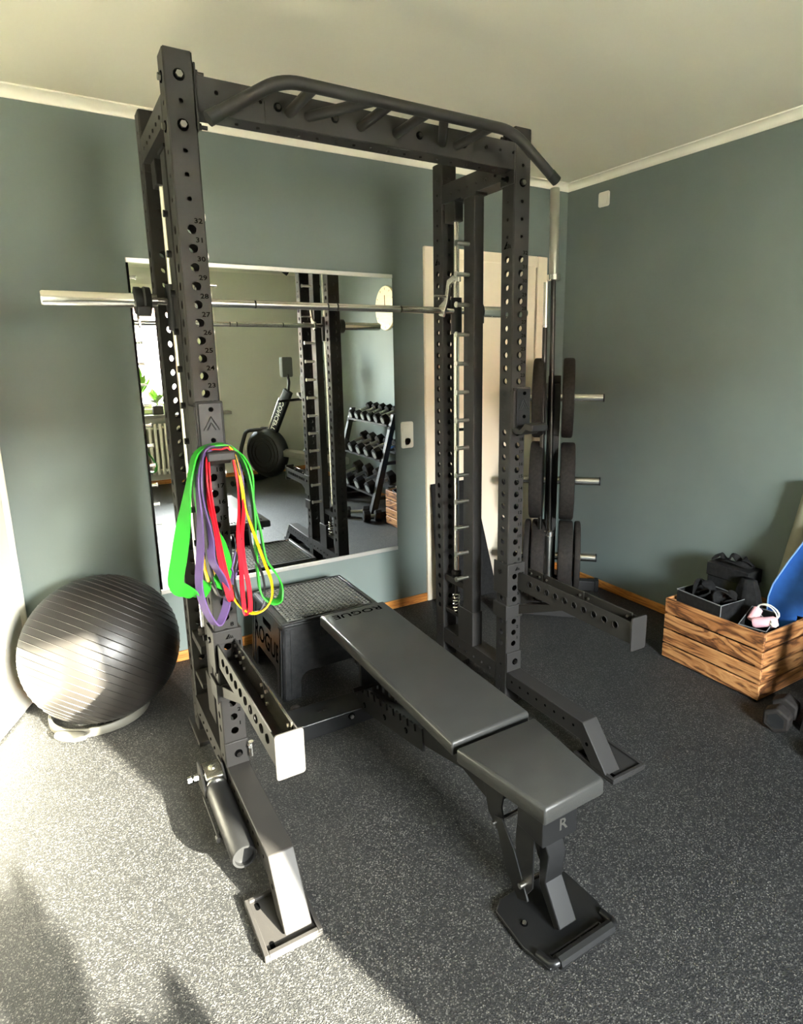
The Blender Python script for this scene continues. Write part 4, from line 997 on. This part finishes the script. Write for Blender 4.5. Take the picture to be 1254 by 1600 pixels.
# olympic barbell standing upright
b1 = thing('barbell', 'long chrome olympic barbell standing upright by the plate tree', 'barbell', TC)
p0 = Mt @ Vector((0.004, -0.075, 0.024)); p1 = Mt @ Vector((-0.030, -0.040, 2.335)); dv = (p1 - p0).normalized()
A_, B_ = frame_from(dv); Mv = Matrix((A_, B_, dv)).transposed().to_4x4(); Mv.translation = p0
MB().cyl((0, 0, 0.43), (0, 0, 1.85), 0.0142, 20, M=Mv).build('shaft', M_['dark_steel'], b1)
MB().lathe([(0, 0), (0.022, 0), (0.025, 0.004), (0.025, 0.42), (0, 0.42)], 24, Mv).build('sleeve', M_['steel'], b1)
MB().lathe([(0.015, 0.42), (0.036, 0.42), (0.036, 0.445), (0.030, 0.452), (0.015, 0.452)], 24, Mv).build('collar', M_['chrome'], b1)
MB().lathe([(0, 1.875), (0.025, 1.875), (0.025, 2.308), (0.022, 2.312), (0, 2.312)], 24, Mv).build('sleeve', M_['steel'], b1)
MB().lathe([(0.015, 1.842), (0.030, 1.842), (0.036, 1.848), (0.036, 1.875), (0.015, 1.875)], 24, Mv).build('collar', M_['chrome'], b1)
# thinner bar beside it
b2_ = thing('curl_bar', 'thin chrome curl bar standing left of the long barbell', 'barbell', TC)
q0 = Mt @ Vector((-0.055, -0.075, 0.024)); q1 = Mt @ Vector((-0.062, -0.03, 1.865))
A_, B_ = frame_from(q1 - q0); Mv2 = Matrix((A_, B_, (q1 - q0).normalized())).transposed().to_4x4(); Mv2.translation = q0
MB().cyl((0, 0, 0.30), (0, 0, 1.62), 0.0135, 18, M=Mv2).build('shaft', M_['dark_steel'], b2_)
MB().lathe([(0, 1.60), (0.0130, 1.60), (0.0140, 1.60), (0.0140, 1.84), (0, 1.84)], 18, Mv2).build('sleeve', M_['steel'], b2_)
MB().lathe([(0, 0), (0.024, 0), (0.024, 0.30), (0, 0.30)], 18, Mv2).build('sleeve', M_['steel'], b2_)
MB().lathe([(0.0138, 1.60), (0.018, 1.60), (0.018, 1.612), (0.0138, 1.612)], 18, Mv2, closed=True).build('collar', M_['chrome'], b2_)

# dark rubber sheet leaning on the cream door
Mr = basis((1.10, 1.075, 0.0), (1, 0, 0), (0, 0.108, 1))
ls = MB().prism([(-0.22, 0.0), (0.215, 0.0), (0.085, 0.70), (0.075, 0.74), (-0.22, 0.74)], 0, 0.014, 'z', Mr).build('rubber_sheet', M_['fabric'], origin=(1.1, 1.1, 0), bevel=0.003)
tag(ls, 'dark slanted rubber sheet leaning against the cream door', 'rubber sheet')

# ================================================================== CRATE with its contents
cx0, cx1, cy0, cy1 = 1.480, 1.880, -0.565, -0.065
cr = thing('wooden_crate', 'flamed pine slatted crate by the right wall', 'crate', ((cx0 + cx1) / 2, (cy0 + cy1) / 2, 0))
slat = [(-0.003, 0.073), (0.073, 0.150), (0.150, 0.228), (0.228, 0.312)]
for z0, z1 in slat:
    for x0, x1 in ((cx0, cx0 + 0.012), (cx1 - 0.012, cx1)):
        m = MB(); 
        m.box(x0, x1, cy0, cy1, z0 + 0.009, z1); m.build('slat', M_['crate'], cr, bevel=0.003)
    for y0_, y1_ in ((cy0, cy0 + 0.012), (cy1 - 0.012, cy1)):
        MB().box(cx0 + 0.0125, cx1 - 0.0125, y0_, y1_, z0 + 0.009, z1).build('slat', M_['crate_x'], cr, bevel=0.003)
for px_ in (cx0 + 0.013, cx1 - 0.035):
    for py_ in (cy0 + 0.013, cy1 - 0.035):
        MB().box(px_, px_ + 0.022, py_, py_ + 0.022, 0.0, 0.305).build('corner_post', M_['crate'], cr)
for k in range(5):
    x = cx0 + 0.014 + k * 0.075
    MB().box(x, x + 0.068, cy0 + 0.013, cy1 - 0.013, 0.004, 0.012).build('bottom_board', M_['crate'], cr)

def open_box(name, lab, cat, M, w_, d_, h_, wallm, group=None, fz=0.0):
    t = thing(name, lab, cat, M.translation, group=group)
    th = 0.005
    MB().box(-w_ / 2 + th, w_ / 2 - th, -d_ / 2 + th, d_ / 2 - th, fz, fz + th, M).build('bottom', wallm, t)
    for a in ((-w_ / 2, w_ / 2, -d_ / 2, -d_ / 2 + th), (-w_ / 2, w_ / 2, d_ / 2 - th, d_ / 2), (-w_ / 2, -w_ / 2 + th, -d_ / 2 + th, d_ / 2 - th), (w_ / 2 - th, w_ / 2, -d_ / 2 + th, d_ / 2 - th)):
        MB().box(a[0], a[1], a[2], a[3], 0, h_, M).build('side', wallm, t, bevel=0.002)
    rim = [(-w_ / 2, -d_ / 2, h_), (w_ / 2, -d_ / 2, h_), (w_ / 2, d_ / 2, h_), (-w_ / 2, d_ / 2, h_)]
    MB().tube([M @ Vector(p) for p in rim], 0.0028, 6, closed=True).build('piping', M_['grey_seam'], t)
    MB().cyl((-w_ / 2, -d_ / 2, 0), (-w_ / 2, -d_ / 2, h_), 0.0026, 6, M=M).build('piping', M_['grey_seam'], t)
    return t
Mx1 = basis((1.608, -0.222, 0.013), (math.cos(-0.06), math.sin(-0.06), 0), (math.sin(0.06), math.cos(0.06), 0), (0, 0, 1))
open_box('fabric_box', 'black fabric box full of black straps in the crate', 'box', Mx1, 0.185, 0.245, 0.344, M_['fabric'], 'open fabric boxes in the crate', 0.26)
Mx2 = Matrix.Translation((1.672, -0.452, 0.050)) @ Matrix.Rotation(0.20, 4, 'Z') @ Matrix.Rotation(math.radians(-16), 4, 'Y')
open_box('fabric_box', 'tilted black fabric box holding pink gadgets and white cable', 'box', Mx2, 0.150, 0.115, 0.285, M_['fabric'], 'open fabric boxes in the crate', 0.20)
ub = thing('lidded_box', 'lidded black box standing tall at back of crate', 'box', (1.79, -0.21, 0.013))
MB().box(1.738, 1.842, -0.315, -0.105, 0.013, 0.395).build('body', M_['fabric'], ub, bevel=0.004)
MB().box(1.733, 1.847, -0.320, -0.100, 0.395, 0.462).build('lid', M_['fabric'], ub, bevel=0.004)
# loose straps and gloves
def strap(name, lab, pts, w_, seed, m='fabric', cat='strap', group=None):
    rnd = random.Random(seed); P = smooth_path(pts, 6)
    wd = []
    for i, p in enumerate(P):
        a = 0.5 * math.sin(i * 0.35 + seed); wd.append(Vector((math.cos(a), math.sin(a), 0.3 * math.sin(i * 0.5))))
    o = MB().ribbon(P, wd, w_, 0.006, closed=False).build(name, M_[m], origin=P[0], angle=60)
    tag(o, lab, cat, group)
    return o
strap('training_strap', 'curled black strap heaped at left in strap box', [(1.56, -0.15, 0.30), (1.58, -0.16, 0.39), (1.60, -0.19, 0.408), (1.585, -0.23, 0.38), (1.57, -0.20, 0.345), (1.60, -0.17, 0.33), (1.63, -0.20, 0.37), (1.62, -0.25, 0.345)], 0.06, 1, group='straps in the crate')
strap('training_strap', 'flat black strap folded at right in strap box', [(1.58, -0.27, 0.31), (1.60, -0.26, 0.37), (1.62, -0.30, 0.382), (1.65, -0.32, 0.36), (1.63, -0.29, 0.33), (1.66, -0.27, 0.355), (1.675, -0.31, 0.345)], 0.05, 2, group='straps in the crate')
strap('lifting_rope', 'thick black strap heaped on the lidded box', [(1.765, -0.11, 0.470), (1.775, -0.14, 0.500), (1.80, -0.17, 0.478), (1.785, -0.20, 0.512), (1.81, -0.23, 0.485), (1.79, -0.26, 0.505), (1.80, -0.30, 0.478), (1.77, -0.25, 0.485), (1.76, -0.19, 0.482), (1.775, -0.15, 0.478)], 0.035, 3, group='straps in the crate')
for k in range(3):
    pass
hb = MB()
nn = 18; rows = []
for i in range(9):
    t = i / 8; z = 0.445 - 0.430 * t; rr = 0.030 + 0.030 * math.sin(math.pi * min(1, t * 1.05)) ** 0.8
    rows.append([(1.712 - 0.012 * t + rr * 0.75 * math.cos(2 * math.pi * j / nn) * (1 + 0.14 * math.cos(6 * 2 * math.pi * j / nn)), -0.335 - 0.03 * t + rr * 1.1 * math.sin(2 * math.pi * j / nn) * (1 + 0.14 * math.cos(6 * 2 * math.pi * j / nn)), z) for j in range(nn)])
hb.add([p for r_ in rows for p in r_], [(i * nn + j, i * nn + (j + 1) % nn, (i + 1) * nn + (j + 1) % nn, (i + 1) * nn + j) for i in range(8) for j in range(nn)] + [tuple(range(nn))[::-1], tuple(range(8 * nn, 9 * nn))])
tag(hb.build('drawstring_bag', M_['fabric'], origin=(1.71, -0.34, 0.015), angle=80), 'crumpled black drawstring bag stuffed beside lidded box', 'bag')
# pink gadgets with white cable in the tilted box
pg = thing('pink_massager', 'small pink gadget lying in tilted fabric box', 'gadget', (1.60, -0.47, 0.30))
MB().lathe([(0, -0.05), (0.018, -0.05), (0.024, -0.04), (0.022, 0.0), (0.024, 0.035), (0.016, 0.05), (0, 0.05)], 18, Matrix.Translation((1.588, -0.500, 0.322)) @ Matrix.Rotation(1.3, 4, 'X') @ Matrix.Rotation(0.5, 4, 'Y')).build('body', M_['pink'], pg)
MB().lathe([(0, 0.0), (0.018, 0.0), (0.018, 0.012), (0, 0.016)], 16, Matrix.Translation((1.590, -0.535, 0.325)) @ Matrix.Rotation(0.6, 4, 'X')).build('button', M_['white_plastic'], pg)
MB().lathe([(0, -0.03), (0.02, -0.03), (0.022, 0.0), (0.02, 0.03), (0, 0.03)], 16, Matrix.Translation((1.60, -0.445, 0.335)) @ Matrix.Rotation(0.8, 4, 'Y')).build('head', M_['pink'], pg)
cbp = []
for k in range(56):
    t = k * 2 * math.pi / 18; cbp.append((1.625 + 0.010 * math.sin(t * 0.3), -0.485 + (0.048 + 0.003 * math.sin(k)) * math.cos(t), 0.352 + 0.036 * math.sin(t)))
tag(MB().tube(cbp, 0.0027, 6).build('white_cable', M_['white_plastic'], origin=(1.62, -0.48, 0.34)), 'coiled white cable in the tilted fabric box', 'cable')

# ================================================================== ROLLED MATS leaning at the wall
def rolled(name, lab, base, top, r0, turns, th, m, edge=None):
    base = Vector(base); top = Vector(top); d = (top - base); L = d.length; A, B = frame_from(d)
    M = Matrix((A, B, d.normalized())).transposed().to_4x4(); M.translation = base
    t = thing(name, lab, 'rolled mat', base)
    n = int(26 * turns); inn = []; out = []
    for i in range(n + 1):
        a = 2 * math.pi * turns * i / n; r = r0 * (0.30 + 0.70 * i / n)
        inn.append(((r - th / 2) * math.cos(a), (r - th / 2) * math.sin(a))); out.append(((r + th / 2) * math.cos(a), (r + th / 2) * math.sin(a)))
    vs_ = []
    for z in (0, L):
        vs_ += [(x, y, z) for x, y in inn] + [(x, y, z) for x, y in out]
    k = n + 1; fs_ = []
    for i in range(n):
        fs_ += [(i, i + 1, 2 * k + i + 1, 2 * k + i), (k + i, k + i + 1, 3 * k + i + 1, 3 * k + i), (i, i + 1, k + i + 1, k + i), (2 * k + i, 2 * k + i + 1, 3 * k + i + 1, 3 * k + i)]
    fs_ += [(0, k, 3 * k, 2 * k), (n, k + n, 3 * k + n, 2 * k + n)]
    MB().add(vs_, fs_, M).build('roll', m, t, angle=50)
    if edge:
        for z in (0.002, L - 0.002):
            e = MB().tube([M @ Vector((x, y, z)) for x, y in out[-27:]], th * 0.42, 6); e.build('edge_band', edge, t)
    return t
rolled('rolled_mat', 'beige rolled mat leaning at right wall behind blue mat', (1.834, -0.368, 0.018), (1.868, -0.505, 0.915), 0.042, 2.6, 0.008, M_['beige_mat'], M_['white_plastic'])
# blue mat: folded sheet stuck in the end of the crate and slumping over its edge
bm = thing('folded_mat', 'blue exercise mat sticking out of the crate end', 'mat', (1.77, -0.50, 0.014))
outl = [(-0.545, 0.014), (-0.435, 0.014), (-0.418, 0.300), (-0.425, 0.385), (-0.445, 0.455), (-0.500, 0.580), (-0.570, 0.735), (-0.66, 0.80), (-0.78, 0.80), (-0.80, 0.62), (-0.70, 0.42), (-0.585, 0.335), (-0.545, 0.330)]
for q, nmq in ((0.0, 'outer_layer'), (0.022, 'inner_layer')):
    m = MB(); k = len(outl)
    def bend(y, z): return 1.735 + q + 0.10 * max(0.0, -y - 0.42) + 0.02 * math.sin(z * 9)
    vs_ = [(bend(y, z), y + q * 0.5, z) for y, z in outl] + [(bend(y, z) + 0.010, y + q * 0.5, z) for y, z in outl]
    m.add(vs_, [tuple(range(k)), tuple(range(k, 2 * k))[::-1]] + [(i, (i + 1) % k, k + (i + 1) % k, k + i) for i in range(k)])
    m.build(nmq, M_['blue_mat'], bm)
MB().tube([(1.735 + 0.10 * max(0.0, -y - 0.42) + 0.02 * math.sin(z * 9) - 0.001, y, z) for y, z in outl[2:9]], 0.0035, 6).build('edge_band', M_['blue_edge'], bm)

# ================================================================== DUMBBELL RACK at the right wall
dr = thing('dumbbell_rack', 'black three-tier dumbbell rack along the right wall', 'dumbbell rack', (1.68, -1.45, 0))
RY0, RY1 = -1.72, -0.80
tiers = [(1.52, 0.20), (1.60, 0.52), (1.68, 0.84)]      # front edge x, height
for y in (RY0, RY1):
    up = MB()
    up.prism([(1.420, 0.0), (1.88, 0.0), (1.88, 0.05), (1.50, 0.05), (1.735, 0.95), (1.690, 0.95)], y - 0.025, y + 0.025, 'y')
    up.build('side_frame', M_['frame'], dr, bevel=0.003)
for x, z in tiers:
    for dx, dz in ((0.0, 0.0), (0.17, 0.055)):
        MB().prism([(x + dx - 0.035, z + dz - 0.005), (x + dx + 0.035, z + dz + 0.018), (x + dx + 0.033, z + dz + 0.024), (x + dx - 0.037, z + dz + 0.001), (x + dx - 0.037, z + dz + 0.014), (x + dx - 0.042, z + dz + 0.014), (x + dx - 0.042, z + dz - 0.005)], RY0 + 0.02, RY1 - 0.02, 'y').build('shelf_rail', M_['frame'], dr)
    for y in (RY0, RY1):
        MB().box(x - 0.03, x + 0.20, y - 0.02, y + 0.02, z - 0.035, z - 0.004).build('shelf_arm', M_['frame'], dr)
def dumbbell_parts(root, r, L, face='db_end'):
    hx = [(r * math.cos(math.pi / 3 * k + math.pi / 6), r * math.sin(math.pi / 3 * k + math.pi / 6)) for k in range(6)]
    o = MB().cyl((-L / 2 + 0.02, 0, 0), (L / 2 - 0.02, 0, 0), 0.016, 14).build('handle', M_['steel'], root)
    for s_ in (-1, 1):
        h_ = MB().prism(hx, min(s_ * L / 2, s_ * (L / 2 - r * 1.15)), max(s_ * L / 2, s_ * (L / 2 - r * 1.15))).build('head', M_['rubber'], root, bevel=r * 0.14, seg=2)
        MB().prism([(a * 0.62, b * 0.62) for a, b in hx], min(s_ * L / 2, s_ * (L / 2 + 0.0015)), max(s_ * L / 2, s_ * (L / 2 + 0.0015))).build('end_face', M_[face], h_)
tilt = math.atan2(0.055, 0.17)
nm_t = ['lowest', 'middle', 'top']
ordn = ['nearest the crate', 'second from the crate', 'third from the crate', 'fourth from the crate', 'fifth from the crate', 'sixth from the crate', 'seventh from the crate', 'eighth from the crate']
proto = {}
for ti, (x, z) in enumerate(tiers):
    cnt, r = ((4, 0.070), (5, 0.062), (6, 0.052))[ti]
    for k in range(cnt):
        y = RY1 - 0.10 - (RY1 - RY0 - 0.20) * k / (cnt - 1)
        loc = (x + 0.085, y, z + 0.033 + r * 1.02)
        lab = 'hex dumbbell on the %s tier, %s' % (nm_t[ti], ordn[k])
        if ti not in proto:
            t = thing('dumbbell', lab, 'dumbbell', loc, (0, -tilt, 0), group='hex dumbbells on the rack')
            dumbbell_parts(t, r, 0.30 if ti < 2 else 0.27); proto[ti] = t
        else:
            c = copy_tree(proto[ti]); c.location = loc; c['label'] = lab
# two spare dumbbells on the floor in front of the rack
for k, (x, y, a, lab) in enumerate(((1.412, -0.705, 0.25, 'black hex dumbbell on the floor at corner of crate'), (1.36, -0.93, 0.5, 'black hex dumbbell on floor below the dumbbell rack'))):
    t = thing('dumbbell', lab, 'dumbbell', (x, y, 0.0475), (0, 0, a), group='dumbbells on the floor')
    dumbbell_parts(t, 0.055, 0.17 if k == 0 else 0.24, 'plastic')

# ================================================================== ROWING MACHINE (seen in the mirror)
rw = thing('rowing_machine', 'black rowing machine with flywheel reflected in mirror', 'rowing machine', (1.12, -2.84, 0), (0, 0, -0.532))
FX, FY, FZ = 0.0, 0.0, 0.385
Mw = basis((FX, FY, FZ), (0, 1, 0), (0, 0, 1), (1, 0, 0))
MB().lathe([(0, -0.08), (0.22, -0.08), (0.272, -0.055), (0.290, -0.02), (0.290, 0.02), (0.272, 0.055), (0.22, 0.08), (0, 0.08)], 48, Mw).build('flywheel_housing', M_['plastic'], rw)
for rr in (0.12, 0.17, 0.22):
    MB().lathe([(rr - 0.006, -0.086), (rr + 0.006, -0.086), (rr + 0.006, 0.086), (rr - 0.006, 0.086)], 40, Mw, closed=True).build('cage_ring', M_['dark_steel'], rw)
MB().tube(fillet([(FX - 0.16, FY - 0.30, 0.05), (FX - 0.14, FY - 0.28, 0.42), (FX - 0.12, FY - 0.20, 0.64), (FX - 0.02, FY + 0.02, 0.66)], 0.05, 4), 0.022, 10).build('front_leg', M_['frame'], rw)
MB().tube(fillet([(FX + 0.16, FY - 0.30, 0.05), (FX + 0.14, FY - 0.28, 0.42), (FX + 0.12, FY - 0.20, 0.64), (FX + 0.02, FY + 0.02, 0.66)], 0.05, 4), 0.022, 10).build('front_leg', M_['frame'], rw)
MB().cyl((FX - 0.28, FY - 0.31, 0.035), (FX + 0.28, FY - 0.31, 0.035), 0.033, 14).build('front_foot', M_['plastic'], rw)
mo = MB().prism([(-0.045, -0.032), (0.045, -0.032), (0.045, 0.032), (0.012, 0.05), (-0.012, 0.05), (-0.045, 0.032)], 0, 1.02, 'y', Matrix.Translation((FX, FY + 0.10, 0.40)) @ Matrix.Rotation(math.radians(-2.5), 4, 'X')).build('monorail', M_['steel'], rw)
for sx in (-1, 1):
    MB().tube([(FX, FY + 1.02, 0.36), (FX + sx * 0.20, FY + 1.06, 0.03)], 0.02, 10).build('rear_leg', M_['frame'], rw)
MB().cyl((FX - 0.22, FY + 1.06, 0.025), (FX + 0.22, FY + 1.06, 0.025), 0.025, 12).build('rear_foot', M_['plastic'], rw)
MB().prism(rrect(0.30, 0.20, 0.06, 4, FX, FY + 0.72), 0.452, 0.478, 'z').build('seat', M_['plastic'], rw, bevel=0.008)
# mast with lettering and monitor
ms0 = Vector((FX, FY + 0.06, 0.55)); ms1 = Vector((FX, FY + 0.36, 1.10)); dm = (ms1 - ms0).normalized(); A_ = Vector((1, 0, 0)); B_ = dm.cross(A_).normalized()
Mm = Matrix((A_, B_, dm)).transposed().to_4x4(); Mm.translation = ms0
ml = (ms1 - ms0).length
MB().prism(rrect(0.05, 0.115, 0.012, 3), 0, ml, 'z', Mm).build('mast', M_['plastic'], rw)
MB().prism(rrect(0.052, 0.018, 0.004, 2, 0, -0.062), 0.05, ml * 0.8, 'z', Mm).build('mast_trim', M_['steel'], rw)
MB().text('CONCEPT 2', 0.080, basis(Mm @ Vector((-0.0257, 0.0, ml * 0.44)), -dm, A_.cross(dm), -A_)).build('lettering', M_['white_plastic'], rw, smooth=False)
MB().tube(fillet([tuple(ms1), tuple(ms1 + Vector((0, 0.02, 0.10))), tuple(ms1 + Vector((0, 0.0, 0.18)))], 0.03, 3), 0.016, 10).build('monitor_arm', M_['frame'], rw)
MB().prism(rrect(0.17, 0.22, 0.02, 3), -0.02, 0.02, 'z', basis(ms1 + Vector((0, -0.01, 0.26)), (1, 0.0, 0), (0.0, 0.0, 1))).build('monitor', mat('grey_monitor', (120, 120, 116), 0.5), rw, bevel=0.006)
MB().cyl(ms1 + Vector((-0.22, 0.05, -0.10)), ms1 + Vector((0.22, 0.05, -0.10)), 0.015, 12).build('handle', M_['rubber'], rw)

# ================================================================== RADIATOR, SILL PLANTS
rd = thing('radiator', 'white ribbed radiator below the window in mirror', 'radiator', (0.0, YF + 0.10, 0.1))
nrib = 17
for k in range(nrib):
    x = -0.50 + 0.92 * k / (nrib - 1)
    m = MB().prism(rrect(0.100, 0.60, 0.03, 4, YF + 0.105, 0.43), x - 0.016, x + 0.016, 'x')
    m.build('rib', M_['white_lacquer'], rd, bevel=0.006)
for z in (0.18, 0.68): MB().cyl((-0.52, YF + 0.105, z), (0.44, YF + 0.105, z), 0.022, 14).build('header', M_['white_lacquer'], rd)
MB().lathe([(0, 0), (0.022, 0), (0.024, 0.05), (0.018, 0.07), (0, 0.07)], 16, basis((0.46, YF + 0.105, 0.68), (0, 1, 0), (0, 0, 1), (1, 0, 0))).build('thermostat', M_['white_plastic'], rd)
for x in (-0.51, 0.43): MB().cyl((x, YF + 0.105, 0.0), (x, YF + 0.105, 0.14), 0.010, 10).build('pipe', M_['white_lacquer'], rd)
def plant(loc, lab, potr, poth, leaves, seed, square=True):
    rnd = random.Random(seed)
    t = thing('potted_plant', lab, 'plant', loc, group='plants on the window sill')
    L = Vector(loc)
    if square: MB().prism(rrect(potr * 2, potr * 2, 0.01, 2, L.x, L.y), L.z, L.z + poth, 'z').build('pot', M_['terracotta'], t, bevel=0.004)
    else: MB().lathe([(0, 0), (potr * 0.75, 0), (potr, poth), (potr * 0.92, poth), (potr * 0.9, poth - 0.01), (0, poth - 0.01)], 24, Matrix.Translation(L)).build('pot', M_['terracotta'], t)
    MB().cyl((L.x, L.y, L.z + poth - 0.004), (L.x, L.y, L.z + poth + 0.004), potr * 0.85, 16).build('soil', M_['soil'], t)
    for a, el, ln, wd in leaves:
        m = MB(); vs_ = []; K = 8
        d = Vector((math.cos(a), math.sin(a), 0)); side_ = Vector((-math.sin(a), math.cos(a), 0))
        for i in range(K + 1):
            s_ = i / K; e = el - s_ * s_ * 0.9
            p = L + Vector((0, 0, poth)) + d * (ln * s_ * math.cos(el) + 0.02 * s_) + Vector((0, 0, ln * s_ * math.sin(el) - 0.22 * ln * s_ * s_))
            stem_ = 0.30
            w_ = 0.004 if s_ < stem_ else max(0.003, wd * math.sin(math.pi * (0.08 + 0.92 * (s_ - stem_) / (1 - stem_))) ** 0.8)
            vs_ += [p - side_ * w_, p + Vector((0, 0, 0.12 * w_)), p + side_ * w_]
        fs_ = []
        for i in range(K):
            for j in range(2): fs_.append((i * 3 + j, i * 3 + j + 1, (i + 1) * 3 + j + 1, (i + 1) * 3 + j))
        m.add(vs_, fs_)
        lo = m.build('leaf', M_['leaf'], t, angle=80)
        sd = lo.modifiers.new('solid', 'SOLIDIFY'); sd.thickness = 0.0012
    return t
rnd = random.Random(3)
lv = [(rnd.uniform(0, 6.28), rnd.uniform(0.5, 1.3), rnd.uniform(0.20, 0.30), rnd.uniform(0.028, 0.042)) for _ in range(13)]
plant((0.085, YF + 0.02, WZ0), 'bright green leafy plant in dark pot on window sill', 0.055, 0.10, lv, 3)
lv = [(rnd.uniform(0, 6.28), rnd.uniform(0.9, 1.45), rnd.uniform(0.36, 0.56), rnd.uniform(0.04, 0.06)) for _ in range(14)]
plant((-0.12, YF + 0.02, WZ0), 'tall leafy plant on sill left of the small one', 0.075, 0.13, lv, 5, False)
